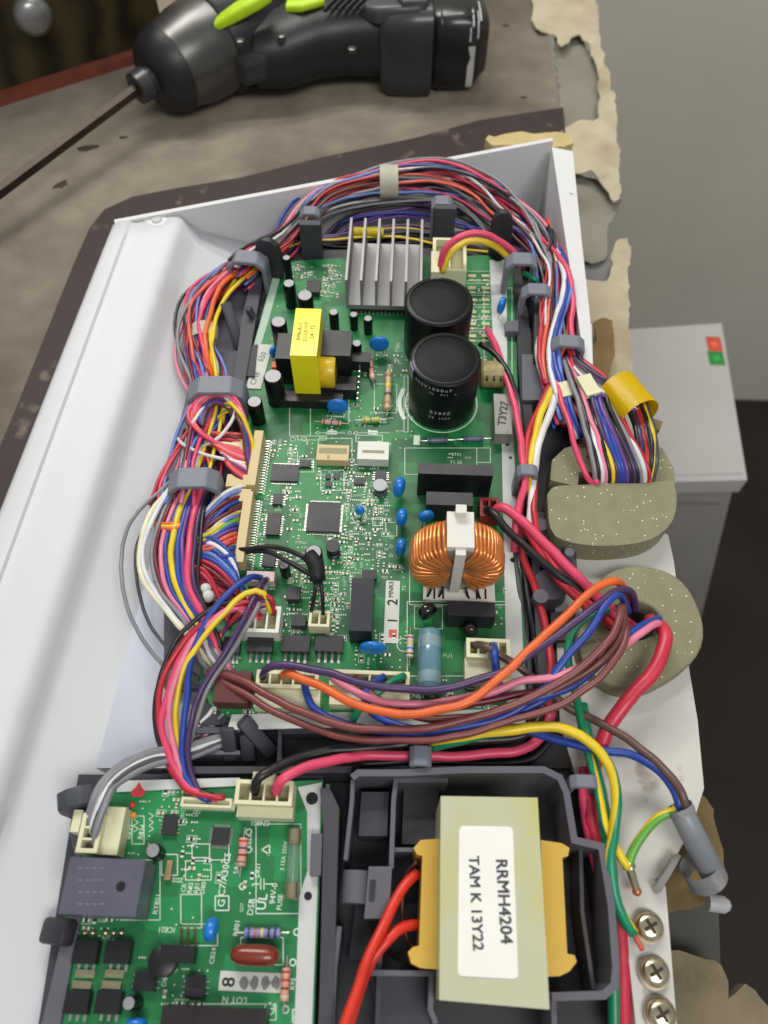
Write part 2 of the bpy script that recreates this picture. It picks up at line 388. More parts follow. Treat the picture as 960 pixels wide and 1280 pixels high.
crumple('torn_foam', [(868, 985), (893, 1010), (905, 1090), (890, 1120), (850, 1140), (820, 1135), (840, 1080)], -22, 6, t_f, 'brown torn foam lining under the power cord', 'foam scrap', 4, seed=7)
crumple('torn_foam', [(836, 1190), (900, 1205), (905, 1245), (930, 1235), (965, 1260), (980, 1330), (840, 1330)], -45, 8, mat('dusty_foam', (128, 116, 94), .9, var=.2, nscale=40, bump=.5), 'dusty beige foam block at the bottom right corner', 'foam scrap', 4, seed=9)
poly('grey_ledge', [(832, 1120), (898, 1130), (905, 1330), (836, 1330)], -75, -60, mat('ledge', (76, 76, 70), .7, var=.1))['kind'] = 'structure'

# ================================================================== CASING
M_case = mat('casing_white', (207, 210, 214), .55, var=.03, nscale=8, bump=.03, bscale=60, dirt=((180, 180, 176), 9, .56, .8))
M_case2 = mat('casing_white_satin', (210, 211, 213), .5, var=.02, nscale=8)
case = thing('plastic_casing', 'white plastic cover tray of the appliance holding the circuit boards', 'casing', P(400, 500, TZ+1.5))
YN = -90.0
TA, TB = P(146, 280, 15), P(690, 178, 15)
def line2(p, q, y): t = (y-p.y)/(q.y-p.y); return p+(q-p)*t
def top_x(x, off=0):   # y of the top wall inner face at x
    t = (x-TA.x)/(TB.x-TA.x); return TA.y+(TB.y-TA.y)*t+off
def rail(far, near, z, zn=None):
    p, q = P(*far, z), P(*near, z)
    # intersect with top wall line
    t = 0; x = p.x
    for _ in range(20):
        y = top_x(x); x = line2(p, q, y).x
    return [Vector((x, top_x(x), z)), None, Vector((line2(p, q, YN).x, YN, z))], p, q
rails = []
for far, near, z in [((143, 283), (0, 648), TZ+3), ((145, 281), (2, 648), 13.5), ((148, 281), (6, 650), 15), ((160, 279), (24, 650), 15), ((164, 279), (28, 650), 13.4),
                     ((172, 279), (38, 650), 12.4), ((180, 278), (46, 650), 12.4), ((214, 273), (104, 600), 12.2), ((222, 272), (113, 600), 11.6), ((227, 272), (119, 600), 10.4), ((231, 272), (124, 600), 8.8), ((237, 273), (132, 600), 6), ((246, 280), (142, 600), 1.4), ((254, 285), (152, 610), -2.4), ((330, 330), (118, 1280), -24), ((500, 330), (500, 1280), -24.5), ((652, 330), (700, 1000), -24)]:
    r, p, q = rail(far, near, z); n = 30
    rails.append([r[0]+(r[2]-r[0])*(i/n) for i in range(n+1)])
bm = BM(); vv = [[bm.verts.new(p) for p in rl] for rl in rails]
for A, B in zip(vv, vv[1:]):
    for i in range(len(A)-1): bm.faces.new((A[i], A[i+1], B[i+1], B[i]))
bmesh.ops.recalc_face_normals(bm, faces=bm.faces)
o = obj('side_panel', bm, M_case, case, smooth=True)
md = o.modifiers.new('thickness', 'SOLIDIFY'); md.thickness = .0015; md.offset = -1 if True else 0
# top wall (far end) with its corner boss
d = (TB-TA).normalized(); nn = Vector((-d.y, d.x, 0)); E0, E1 = TA-d*1, TB+d*1
bm = BM(); add_poly(bm, [E0+nn*.3, E1+nn*.3, E1+nn*3.2, E0+nn*3.2], TZ+2, 15.8); bev(bm, .7, 2); obj('end_wall', bm, M_case2, case, smooth=True)
bm = BM(); add_poly(bm, [P(180, 276, 14), P(186, 270, 14), P(203, 268, 14), P(211, 275, 14), P(203, 282, 14), P(190, 283, 14)], 3, 14); bev(bm, 1.2, 2)
obj('screw_boss', bm, M_case, case, smooth=True)
bm = BM(); c = P(196, 275, 14); add_cyl(bm, c, c+Vector((0, 0, .9)), 3.0, 2.5, 18); obj('boss_ring', bm, mat('casing_grey', (190, 190, 188), .5), case, smooth=True)
# diffuse small hooks on the end wall
# right wall
rA, rB = P(688, 184, 15), P(728, 470, 15); wA, wB = P(716, 189, 15), P(742, 470, 15)
bm = BM()
pts_in = [P(690, 184, 15), P(707, 300, 15), P(723, 400, 15), P(732, 470, 15)]; pts_out = [wA, P(727, 300, 15), P(738, 400, 15), wB]
add_poly(bm, pts_in+pts_out[::-1], TZ+2, 15); bev(bm, .8, 2); obj('right_wall', bm, M_case2, case, smooth=True)
bm = BM(); add_poly(bm, [P(733, 400, 12), P(741, 402, 12), P(745, 560, 12), P(737, 560, 12)], TZ+2, 10); obj('right_wall_flange', bm, M_case2, case)
c = P(714, 242, 15); bm = BM(); add_cyl(bm, c, c+Vector((0, 0, 1)), 1.2, 1, 10); obj('pip', bm, M_case2, case)
c = P(735, 425, 12)

# ================================================================== METAL / GREY FRAME
M_grey = mat('frame_grey', (92, 92, 102), .5, var=.05, nscale=40, bump=.05, bscale=900)
M_dk = mat('frame_dark', (62, 62, 70), .5, var=.07, nscale=40)
M_blk = mat('frame_black', (44, 44, 50), .5, var=.1, nscale=40)
M_plate = mat('galvanised_plate', (190, 194, 208), .42, .3, var=.04, nscale=18)
frame = thing('mounting_frame', 'grey plastic mounting frame with clips and ribs carrying the circuit boards', 'mounting frame', P(440, 800, -24))
ZF = -9
poly('lower_left_plate', [(214, 560), (270, 560), (262, 850), (225, 960), (110, 960), (133, 860), (172, 690)], -23, -12, M_plate, frame, b=1)
poly('upper_left_deck', [(292, 330), (326, 322), (330, 360), (302, 545), (262, 860), (205, 860), (205, 600), (232, 500), (262, 380)], -23, -6.5, M_grey, frame, b=.8)
poly('board_deck', [(330, 314), (648, 308), (664, 906), (238, 906), (262, 850)], -22, -3.5, M_dk, frame, b=.6)
poly('right_deck', [(648, 316), (700, 316), (716, 480), (716, 700), (712, 960), (664, 960), (655, 700)], -22, -8, M_blk, frame, b=.8)
poly('top_deck', [(312, 325), (400, 296), (640, 286), (696, 318), (330, 330)], -22, -6, M_blk, frame, b=.8)
# rails along the board sides
poly('left_rail', [(318, 332), (330, 330), (328, 350), (298, 525), (286, 525), (302, 400)], -7, 3, M_dk, frame, b=.6)
poly('right_rail', [(642, 340), (650, 330), (664, 420), (666, 560), (658, 640), (652, 520)], -8, 3, M_blk, frame, b=.6)
poly('right_rail', [(660, 610), (668, 610), (688, 900), (676, 900)], -8, 1, M_dk, frame, b=.6)
poly('post_block', [(668, 372), (692, 372), (694, 446), (668, 446)], -8, 10, M_dk, frame, b=.8)
poly('post_block', [(676, 384), (682, 384), (684, 446), (677, 446)], 9, 11.5, M_grey, frame, b=.4)
poly('post_block', [(652, 443), (684, 443), (686, 500), (653, 500)], -8, 5, M_grey, frame, b=.8)
poly('post_block', [(632, 402), (648, 400), (648, 414), (632, 414)], -2, 5, M_grey, frame, b=.5)
# bottom cross trough between the two boards
poly('trough_floor', [(222, 906), (700, 906), (716, 975), (200, 975)], -22, -14, M_blk, frame)
poly('trough_wall', [(228, 910), (300, 908), (300, 915), (226, 917)], -14, -3, M_grey, frame, b=.4)
poly('trough_wall', [(220, 958), (440, 958), (440, 966), (219, 967)], -14, 1, M_dk, frame, b=.6)
poly('trough_wall', [(232, 938), (300, 938), (300, 943), (231, 943)], -14, -5, M_grey, frame, b=.3)
poly('trough_wall', [(348, 912), (352, 912), (352, 955), (346, 955)], -14, -2, M_dk, frame, b=.4)
poly('trough_wall', [(352, 910), (660, 910), (662, 917), (352, 917)], -14, -4, M_dk, frame, b=.4)
# side beside lower board
poly('lower_board_deck', [(98, 968), (404, 968), (392, 1330), (40, 1330)], -22, -4.5, M_dk, frame, b=.6)
poly('left_wing', [(98, 1085), (112, 1085), (66, 1330), (40, 1330)], -20, 2, M_grey, frame, b=.8)
poly('left_wing', [(86, 1040), (100, 1000), (112, 1003), (98, 1085)], -20, 1, M_grey, frame, b=.8)
poly('divider_wall', [(400, 985), (412, 985), (424, 1010), (414, 1330), (398, 1330), (404, 1040)], -22, 6, M_dk, frame, b=1)
poly('divider_block', [(389, 1042), (403, 1042), (401, 1094), (387, 1094)], -3, 5, M_grey, frame, b=.6)
# tray round the transformer
poly('tray_floor', [(414, 965), (716, 965), (778, 1100), (790, 1330), (404, 1330)], -22, -20, M_blk, frame)
def wallpath(name, L, z0, z1, th, m, closed=False, parent=frame):
    """thin wall standing on a path of pixels (read at its top)"""
    pts = [P(x, y, z1) for x, y in L]; bm = BM(); 
    n = len(pts); lf, rt = [], []
    for i, p in enumerate(pts):
        a = pts[i-1] if i else None; b = pts[i+1] if i < n-1 else None
        d1 = (p-a).normalized() if a is not None else (b-p).normalized(); d2 = (b-p).normalized() if b is not None else d1
        m_ = (d1+d2).normalized(); nr = Vector((-m_.y, m_.x, 0)); k = 1/max(.5, m_.dot(d1))
        lf.append(p+nr*th/2*k); rt.append(p-nr*th/2*k)
    add_poly(bm, lf+rt[::-1], z0, z1); bev(bm, min(.35, th/4)); return obj(name, bm, m, parent)
wallpath('tray_wall', [(440, 972), (448, 966), (500, 966), (540, 964), (580, 962), (600, 962), (680, 962), (700, 972), (708, 990), (718, 1050), (752, 1058), (764, 1130), (770, 1210), (768, 1232), (755, 1244), (690, 1246)], -21, 8, 2.6, M_grey)
wallpath('tray_rib', [(560, 975), (495, 975), (492, 1000), (489, 1085)], -21, 3, 1.8, M_grey)
wallpath('tray_rib', [(489, 1062), (518, 1062)], -21, 1, 1.5, M_grey)
wallpath('tray_rib', [(441, 975), (440, 1000), (432, 1075)], -21, 4, 1.6, M_grey)
wallpath('tray_rib', [(424, 1158), (418, 1210), (413, 1320)], -21, 4, 1.8, M_grey)
wallpath('tray_rib', [(458, 1216), (540, 1217), (538, 1262), (545, 1280)], -21, 3, 1.8, M_grey)
wallpath('tray_rib', [(477, 1160), (474, 1216), (470, 1320)], -21, -2, 1.6, M_dk)
wallpath('tray_rib', [(692, 1246), (694, 1320)], -21, 4, 1.8, M_grey)
wallpath('tray_rib', [(726, 1062), (728, 1140), (742, 1236)], -21, -2, 1.4, M_dk)
poly('inner_pad', [(452, 990), (486, 990), (484, 1045), (448, 1045)], -21, -6, M_dk, frame, b=1)
poly('inner_pad', [(505, 985), (548, 985), (546, 1055), (502, 1055)], -21, -10, M_dk, frame, b=1)
poly('inner_pad', [(458, 1180), (538, 1225), (536, 1320), (478, 1320)], -21, -12, M_dk, frame, b=1)
poly('inner_pad', [(448, 1100), (478, 1100), (474, 1200), (436, 1200)], -21, -10, M_blk, frame, b=1)
poly('latch_plate', [(461, 1083), (490, 1083), (486, 1148), (455, 1148)], -21, 6, M_grey, frame, b=.6)
c0 = P(444, 1108, 6); bm = BM(); add_cyl(bm, c0+Vector((0, -5.5, -4)), c0+Vector((0, 5.5, -4)), 5, n=20); obj('latch_barrel', bm, M_grey, frame, smooth=True)
poly('latch_notch', [(463, 1100), (470, 1100), (468, 1126), (461, 1126)], 5, 6.6, M_blk, frame)
# clips -----------------------------------------------------------------------
def arch(name, px, py, wpx, z, dy, m, leg=14, rot=0, th=2.4, n=10, flat=.55):
    """hook bridging over a bundle: polygonal arch of width wpx, thickness th, dy mm deep"""
    c = P(px, py, z); W = wpx*sc(px, py, z)/2
    prof_o = [(-W, -leg), (-W, -W*.45), (-W*flat, 0), (W*flat, 0), (W*.93, -W*.3), (W, -W*.5), (W, -leg)]
    prof_i = [(W-th, -leg), (W-th, -W*.55), (W*flat-th*.4, -th), (-W*flat+th*.4, -th), (-W+th, -W*.5-th*.3), (-W+th, -leg)]
    prof = prof_o+prof_i; M = Matrix.Translation(c) @ Matrix.Rotation(rot, 4, 'Z'); bm = BM()
    A = [bm.verts.new(M @ Vector((x, -dy/2, zz))) for x, zz in prof]; B = [bm.verts.new(M @ Vector((x, dy/2, zz))) for x, zz in prof]
    k = len(prof)
    for i in range(k): bm.faces.new((A[i], A[(i+1) % k], B[(i+1) % k], B[i]))
    fa = [bm.faces.new(A), bm.faces.new(B[::-1])]
    bmesh.ops.recalc_face_normals(bm, faces=bm.faces); bev(bm, .45, 1, 20)
    return obj(name, bm, m, frame, smooth=False)
M_clip = mat('clip_grey', (118, 121, 133), .48, var=.05, nscale=50)
arch('wire_clip', 268, 480, 74, 20, 11, M_clip, 28, .05)
arch('wire_clip', 240, 596, 66, 20, 11, M_clip, 30, .06)
arch('wire_clip', 308, 320, 50, 19, 10, M_clip, 24, -.1)
arch('wire_clip', 387, 262, 26, 22, 7, M_clip, 30)
arch('wire_clip', 553, 250, 27, 24, 9, M_clip, 32)
arch('wire_clip', 653, 322, 40, 24, 9, M_clip, 32)
arch('wire_clip', 672, 360, 38, 20, 8, M_clip, 26)
arch('wire_clip', 712, 425, 42, 22, 8, M_clip, 28, -.06)
arch('wire_clip', 660, 586, 27, 20, 6, M_clip, 26)
arch('wire_clip', 526, 944, 28, 11, 8, M_clip, 24)
arch('wire_clip', 732, 976, 36, 12, 5, M_clip, 20)
def paddle(name, pts, y_th, m, tilt=0):
    """upright plate: outline given as (x mm, z mm) about a foot pixel"""
    (px, py, z), prof = pts; c = P(px, py, z); M = Matrix.Translation(c) @ Matrix.Rotation(tilt, 4, 'Z'); bm = BM()
    A = [bm.verts.new(M @ Vector((x, -y_th/2, zz))) for x, zz in prof]; B = [bm.verts.new(M @ Vector((x, y_th/2, zz))) for x, zz in prof]
    k = len(prof)
    for i in range(k): bm.faces.new((A[i], A[(i+1) % k], B[(i+1) % k], B[i]))
    bm.faces.new(A); bm.faces.new(B[::-1]); bmesh.ops.recalc_face_normals(bm, faces=bm.faces); bev(bm, .7, 2, 20); return obj(name, bm, m, frame, smooth=True)
rp = [(-7, 0), (-8, 18), (-7, 24), (-3, 27), (2, 27), (6, 24), (8, 16), (7, 0)]
paddle('guide_fin', ((341, 345, 0), [(x*.95, z*1.0) for x, z in rp]), 4, M_blk, -.2)
paddle('guide_fin', ((622, 318, 0), [(x*.8, z*1.15) for x, z in rp]), 4, M_blk, .1)
bm = BM(); c = P(391, 318, 0); add_box(bm, (c.x, c.y, 10), (12, 4, 26)); bev(bm, 1); obj('clip_post', bm, M_dk, frame)
bm = BM(); c = P(554, 300, 0); add_box(bm, (c.x, c.y, 11), (12, 4, 26)); bev(bm, 1); obj('clip_post', bm, M_dk, frame)
paddle('guide_fin', ((118, 1010, -8), [(x*1.05, z*.9) for x, z in rp]), 7, mat('fin_grey', (68, 71, 78), .5), .3)
# left leaning fingers
def slab(name, a, b, wd, th, m):
    a, b = P(*a), P(*b); d = b-a; L = d.length; q = d.to_track_quat('Y', 'Z').to_matrix().to_4x4(); bm = BM()
    add_box(bm, (0, 0, 0), (wd, L, th)); bmesh.ops.transform(bm, matrix=Matrix.Translation((a+b)/2) @ q, verts=bm.verts); bev(bm, min(wd, th)*.25, 2); return obj(name, bm, m, frame, smooth=True)
slab('finger', (300, 435, -5), (282, 378, 13), 6, 3, M_dk)
slab('finger', (324, 410, -5), (310, 385, 9), 4, 3, M_dk)
slab('finger', (340, 942, -10), (303, 900, 4), 6.5, 5, M_dk)
slab('finger', (289, 948, -10), (285, 908, 1), 6, 5, M_dk)
slab('finger', (312, 950, -12), (308, 915, -3), 6, 5, M_dk)
poly('pocket', [(290, 440), (322, 430), (318, 470), (290, 470)], -6, 2, M_blk, frame, b=.8)
slab('side_tab', (60, 1163, -6), (88, 1166, 4), 9, 7, M_blk)
slab('side_tab', (672, 700, -6), (700, 690, 4), 4, 5, M_grey)
for (x, y, r_, z) in ((688, 730, 9, 2), (712, 690, 2.6, 8), (676, 655, 4, 2), (690, 650, 2.5, 3), (676, 745, 4, 5)):
    c = P(x, y, z); bm = BM(); add_cyl(bm, (c.x, c.y, -9), c, r_, r_*.85, 20); bev(bm, .5, 1, 60); obj('peg', bm, M_grey, frame, smooth=True)
for L_, z in (([(668, 640), (692, 640), (694, 672), (668, 672)], -1), ([(684, 690), (720, 690), (722, 720), (690, 720)], 1), ([(688, 765), (720, 765), (716, 800), (690, 800)], -3)):
    poly('frame_block', L_, -9, z, M_dk, frame, b=.8)
# white steel plate --------------------------------------------------------------
M_steel = mat('painted_steel', (198, 197, 192), .5, .1, var=.05, nscale=30, bump=.08, bscale=200, dirt=((128, 116, 96), 38, .60, .70))
brk = thing('steel_bracket', 'white painted steel side plate with earth terminal screws', 'steel plate', P(800, 1000, -10))
poly('plate', [(690, 640), (835, 668), (842, 700), (850, 760), (862, 840), (872, 900), (880, 985), (866, 1030), (838, 1085), (818, 1100), (832, 1108), (838, 1180), (850, 1330), (800, 1330), (786, 1200), (760, 1100), (700, 905), (694, 760)], -9, -6.5, M_steel, brk, b=.4)
poly('folded_tab', [(846, 1066), (852, 1070), (826, 1116), (820, 1108)], -14, 0, mat('bare_steel', (170, 170, 165), .3, .8), brk, b=.6)
M_screw = mat('zinc_screw', (205, 195, 165), .22, .95, var=.1, nscale=300)
def screw(px, py, r, z, parent):
    c = P(px, py, z); bm = BM(); add_lathe(bm, (c.x, c.y, z-3), (0, 0, 1), [(0, r*.98), (2.0, r), (2.9, r*.9), (3.5, r*.6), (3.7, 0.1)], 28)
    o = obj('screw', bm, M_screw, parent, smooth=True)
    bm = BM(); add_box(bm, (c.x, c.y, z+.75), (r*1.1, r*.22, .35), .5); add_box(bm, (c.x, c.y, z+.76), (r*.22, r*1.1, .35), .5)
    obj('cross_recess', bm, mat('recess', (60, 52, 40), .5, .5), o)
    bm = BM(); add_lathe(bm, (c.x, c.y, z-3.6), (0, 0, 1), [(0, r*1.18), (.8, r*1.18), (.9, r)], 24); obj('washer', bm, mat('washer', (150, 140, 120), .35, .9), o, smooth=True)
for x, y in ((813, 1158), (820, 1215), (828, 1268)): screw(x, y, 4.9, -1.8, brk)
# foam grommets ---------------------------------------------------------------------
M_foam = mat('olive_foam', (138, 135, 110), .9, var=.08, nscale=120, bump=.6, bscale=1300)
nt = M_foam.node_tree; bsdf = nt.nodes['Principled BSDF']
vn = nt.nodes.new('ShaderNodeTexVoronoi'); vn.inputs['Scale'].default_value = 620
tcn = nt.nodes.new('ShaderNodeTexCoord'); nt.links.new(tcn.outputs['Object'], vn.inputs['Vector'])
lt = nt.nodes.new('ShaderNodeMath'); lt.operation = 'LESS_THAN'; lt.inputs[1].default_value = .2
nt.links.new(vn.outputs['Distance'], lt.inputs[0])
sp_ = nt.nodes.new('ShaderNodeSeparateColor'); nt.links.new(vn.outputs['Color'], sp_.inputs[0])
gt = nt.nodes.new('ShaderNodeMath'); gt.operation = 'GREATER_THAN'; gt.inputs[1].default_value = .84; nt.links.new(sp_.outputs[0], gt.inputs[0])
ml = nt.nodes.new('ShaderNodeMath'); ml.operation = 'MULTIPLY'; nt.links.new(lt.outputs[0], ml.inputs[0]); nt.links.new(gt.outputs[0], ml.inputs[1])
mx = nt.nodes.new('ShaderNodeMix'); mx.data_type = 'RGBA'
src = bsdf.inputs['Base Color'].links[0].from_socket
nt.links.new(ml.outputs[0], mx.inputs['Factor']); nt.links.new(src, mx.inputs['A']); mx.inputs['B'].default_value = (.95, .93, .8, 1); nt.links.new(mx.outputs['Result'], bsdf.inputs['Base Color'])
def sm_poly(name, L, z0, z1, m, parent, b=1.5):
    pts = [P(x, y, z1) for x, y in L]; sp = spline(pts+[pts[0]], 4)[:-1]; bm = BM(); add_poly(bm, sp, z0, z1); bev(bm, b, 3, 50); return obj(name, bm, m, parent, smooth=True)
g1 = thing('foam_grommet', 'upper split olive foam pad clamping the multicolour wires', 'foam pad', P(760, 640, -6))

sm_poly('front_half', [(684, 618), (690, 610), (700, 607), (730, 606), (760, 604), (800, 604), (834, 601), (843, 606), (846, 626), (841, 650), (824, 668), (795, 679), (745, 682), (704, 675), (688, 660)], -8, 8, M_foam, g1, 2.2)
poly('rear_half', [(688, 600), (690, 575), (706, 560), (735, 552), (790, 550), (828, 560), (842, 585), (845, 605), (818, 606), (812, 590), (724, 590), (722, 608)], -8, 5, M_foam, g1, b=1.6)
g2 = thing('foam_grommet', 'lower round olive foam pad with orange, brown and thick red wires entering it', 'foam pad', P(795, 790, -6))
def ann():
    cx, cy = 800, 785; ob, ib = [], []
    for i in range(44):
        a = 2*pi*i/44; f = 1+.03*sin(3*a+1)+.02*sin(5*a)
        ob.append(P(cx+78*cos(a)*f-4*sin(a), cy+78*sin(a)*f, 4)); ib.append(P(792+34*cos(a), 776+24*sin(a), 4))
    bm = BM(); n = 44
    to = [bm.verts.new(p) for p in ob]; ti = [bm.verts.new(p) for p in ib]; bo = [bm.verts.new((p.x, p.y, -8)) for p in ob]; bi = [bm.verts.new((p.x, p.y, -8)) for p in ib]
    for i in range(n):
        j = (i+1) % n
        bm.faces.new((to[i], to[j], ti[j], ti[i])); bm.faces.new((bo[i], bo[j], to[j], to[i])); bm.faces.new((ti[i], ti[j], bi[j], bi[i])); bm.faces.new((bi[i], bi[j], bo[j], bo[i]))
    bmesh.ops.recalc_face_normals(bm, faces=bm.faces); bev(bm, 1.4, 3, 50); return bm
obj('ring', ann(), M_foam, g2, smooth=True)
bm = BM(); c = P(792, 776, -6); add_cyl(bm, (c.x, c.y, -7.9), (c.x, c.y, -6), 13, 13, 24); obj('hole_shadow_disc', bm, mat('hole_shadow_disc', (34, 32, 26), .9), g2)  # near-black disc: shade inside the hole put in as colour
# ================================================================== BOARDS
def pcb_mat(name, dark, light, scale):
    m = bpy.data.materials.new(name); m.use_nodes = True; nt = m.node_tree; b = nt.nodes['Principled BSDF']
    tc = nt.nodes.new('ShaderNodeTexCoord')
    def mul(a, k):
        n = nt.nodes.new('ShaderNodeMath'); n.operation = 'MULTIPLY'; nt.links.new(a, n.inputs[0]); n.inputs[1].default_value = k; return n.outputs[0]
    # copper islands: blocky cells
    v1 = nt.nodes.new('ShaderNodeTexVoronoi'); v1.distance = 'CHEBYCHEV'; v1.inputs['Scale'].default_value = scale
    nt.links.new(tc.outputs['Object'], v1.inputs['Vector'])
    s = nt.nodes.new('ShaderNodeSeparateColor'); nt.links.new(v1.outputs['Color'], s.inputs[0])
    st = nt.nodes.new('ShaderNodeMath'); st.operation = 'GREATER_THAN'; st.inputs[1].default_value = .42; nt.links.new(s.outputs[0], st.inputs[0])
    # fine tracks: thin lines between small cells and straight parallel runs
    v2 = nt.nodes.new('ShaderNodeTexVoronoi'); v2.distance = 'CHEBYCHEV'; v2.feature = 'F1'; v2.inputs['Scale'].default_value = scale*4.2
    nt.links.new(tc.outputs['Object'], v2.inputs['Vector'])
    s2 = nt.nodes.new('ShaderNodeSeparateColor'); nt.links.new(v2.outputs['Color'], s2.inputs[0])
    st2 = nt.nodes.new('ShaderNodeMath'); st2.operation = 'GREATER_THAN'; st2.inputs[1].default_value = .62; nt.links.new(s2.outputs[0], st2.inputs[0])
    wv = nt.nodes.new('ShaderNodeTexWave'); wv.wave_type = 'BANDS'; wv.bands_direction = 'X'; wv.inputs['Scale'].default_value = 330; nt.links.new(tc.outputs['Object'], wv.inputs['Vector'])
    nt.links.new(v2.outputs['Color'], wv.inputs['Phase Offset'])
    gt = nt.nodes.new('ShaderNodeMath'); gt.operation = 'GREATER_THAN'; gt.inputs[1].default_value = .6; nt.links.new(wv.outputs[0], gt.inputs[0])
    mm = nt.nodes.new('ShaderNodeMath'); mm.operation = 'MULTIPLY'; nt.links.new(gt.outputs[0], mm.inputs[0]); nt.links.new(st2.outputs[0], mm.inputs[1])
    ad = nt.nodes.new('ShaderNodeMath'); ad.operation = 'ADD'; ad.use_clamp = True
    nt.links.new(mul(st.outputs[0], .5), ad.inputs[0]); nt.links.new(mul(mm.outputs[0], .22), ad.inputs[1])
    mx = nt.nodes.new('ShaderNodeMix'); mx.data_type = 'RGBA'; mx.inputs['A'].default_value = (*[lin(v) for v in dark], 1); mx.inputs['B'].default_value = (*[lin(v) for v in light], 1)
    nt.links.new(ad.outputs[0], mx.inputs['Factor']); nt.links.new(mx.outputs['Result'], b.inputs['Base Color'])
    b.inputs['Roughness'].default_value = .5; b.inputs['Coat Weight'].default_value = .1; b.inputs['Coat Roughness'].default_value = .3
    bp = nt.nodes.new('ShaderNodeBump'); bp.inputs['Strength'].default_value = .15; bp.inputs['Distance'].default_value = .0002
    nt.links.new(ad.outputs[0], bp.inputs['Height']); nt.links.new(bp.outputs[0], b.inputs['Normal'])
    return m
M_pcb = pcb_mat('board_green', (4, 92, 44), (26, 142, 76), 75)
M_silk = mat('silk_white', (205, 220, 205), .6, var=.06, nscale=200)
M_chip = mat('chip_black', (40, 41, 46), .42, var=.08, nscale=100)
M_body = mat('black_plastic', (26, 27, 31), .38, var=.08, nscale=100)
M_cap = mat('cap_sleeve', (13, 14, 18), .34, var=.08, nscale=60, spec=.35)
M_alu = mat('cap_aluminium', (150, 150, 154), .5, .5, var=.08, nscale=200)
M_pad = mat('solder', (216, 222, 206), .4, .1, var=.1, nscale=300)
M_tan = mat('ceramic_tan', (150, 128, 96), .5, var=.2, nscale=300)
M_conn = mat('connector_cream', (216, 214, 180), .5, var=.04, nscale=60, spec=.5)
M_connw = mat('connector_white', (216, 218, 210), .5, var=.04, nscale=60)
M_connt = mat('connector_tan', (205, 184, 138), .5, var=.04, nscale=60)
M_bluec = mat('ceramic_blue', (20, 118, 205), .3, var=.06, nscale=60, coat=.4)
M_hs = mat('heatsink_aluminium', (158, 157, 159), .48, .6, var=.04, nscale=80)
M_pin = mat('tinned_pin', (200, 200, 190), .3, .8)
M_slot = mat('connector_slot', (150, 146, 112), .6)
mb = thing('main_circuit_board', 'large green circuit board with heat sink, two big black capacitors and copper choke', 'circuit board', P(480, 600, -1.6))
OUT = [(344, 328), (420, 323), (540, 321), (644, 318), (646, 420), (648, 560), (652, 720), (660, 893), (480, 900), (300, 905), (262, 880), (250, 850), (262, 790), (300, 560), (308, 470), (326, 400)]
bm = BM(); add_poly(bm, [P(x, y, 0) for x, y in OUT], -1.6, 0); obj('board', bm, M_pcb, mb)
M_edge = mat('board_edge_strip', (196, 200, 198), .55, var=.05, nscale=60)
poly('edge_strip', [(626, 500), (640, 500), (657, 886), (634, 886)], .05, .5, M_edge, mb)
poly('edge_strip', [(612, 325), (633, 325), (634, 470), (618, 470)], .05, .5, M_edge, mb)
poly('edge_strip', [(290, 893), (655, 886), (657, 904), (284, 912)], .05, 1.2, M_edge, mb)
poly('edge_strip', [(345, 333), (354, 333), (336, 400), (314, 470), (306, 470), (326, 400)], .05, .4, mat('pale_green_margin', (165, 190, 170), .5, var=.1), mb)
for x, y, r_ in ((622, 322, 3.2), (634, 556, .8), (638, 572, .8), (641, 700, 1.2)):
    c = P(x, y, .6); bm = BM(); add_cyl(bm, (c.x, c.y, 0), (c.x, c.y, .65), r_, n=20); obj('mounting_hole', bm, M_body, mb)
silk = Print(.1)

def pins_box(x0, y0, x1, y1, h, parent, n, sides='lr', m=M_chip, z0=.3, L=1.3, label=None, name='chip', b=.2, pw=.4):
    o = boxpx(name, x0, y0, x1, y1, h, m, parent, z0, b, label)
    c, sx, sy = rect(x0, y0, x1, y1, h); bm = BM()
    for sd in sides:
        for i in range(n):
            t = (i+.5)/n-.5
            if sd in 'lr':
                s = -1 if sd == 'l' else 1
                add_box(bm, (c.x+s*(sx/2+L/2-.1), c.y+t*sy*.94, z0*.5+.05), (L, pw*min(1, sy/n/1.0), .25))
            else:
                s = -1 if sd == 'b' else 1
                add_box(bm, (c.x+t*sx*.94, c.y+s*(sy/2+L/2-.1), z0*.5+.05), (min(pw, sx/n*.55), L, .25))
    obj('pins', bm, M_pin, o); return o
def ecap(px, py, rpx, h, parent, col=M_cap, name='electrolytic_capacitor', top=M_alu, band=True, label=None, base=0):
    c = P(px, py, h); r = rpx*sc(px, py, h); bm = BM()
    b0 = (c.x, c.y, base)
    add_lathe(bm, b0, (0, 0, 1), [(0, r*.9), (.4, r), (h*.12, r), (h*.16, r*.94), (h*.2, r), (h-.8-base, r), (h-.2-base, r*.93), (h-base, r*.86)], 28)
    o = obj(name, bm, col, parent, smooth=True, label=label)
    if top:
        bm = BM(); add_cyl(bm, (c.x, c.y, h), (c.x, c.y, h+.12), r*.84, n=24); t = obj('vent_top', bm, top, o)
        if band:
            bm = BM(); a0 = 2.6; n = 6
            for i in range(n):
                t0 = a0+i*.12; t1 = t0+.12
                v = [bm.verts.new((c.x+(r+.06)*cos(t), c.y+(r+.06)*sin(t), z)) for t, z in ((t0, h*.22), (t1, h*.22), (t1, h-1), (t0, h-1))]; bm.faces.new(v)
            obj('polarity_band', bm, mat('band_grey', (150, 155, 170), .4), o)
    return o
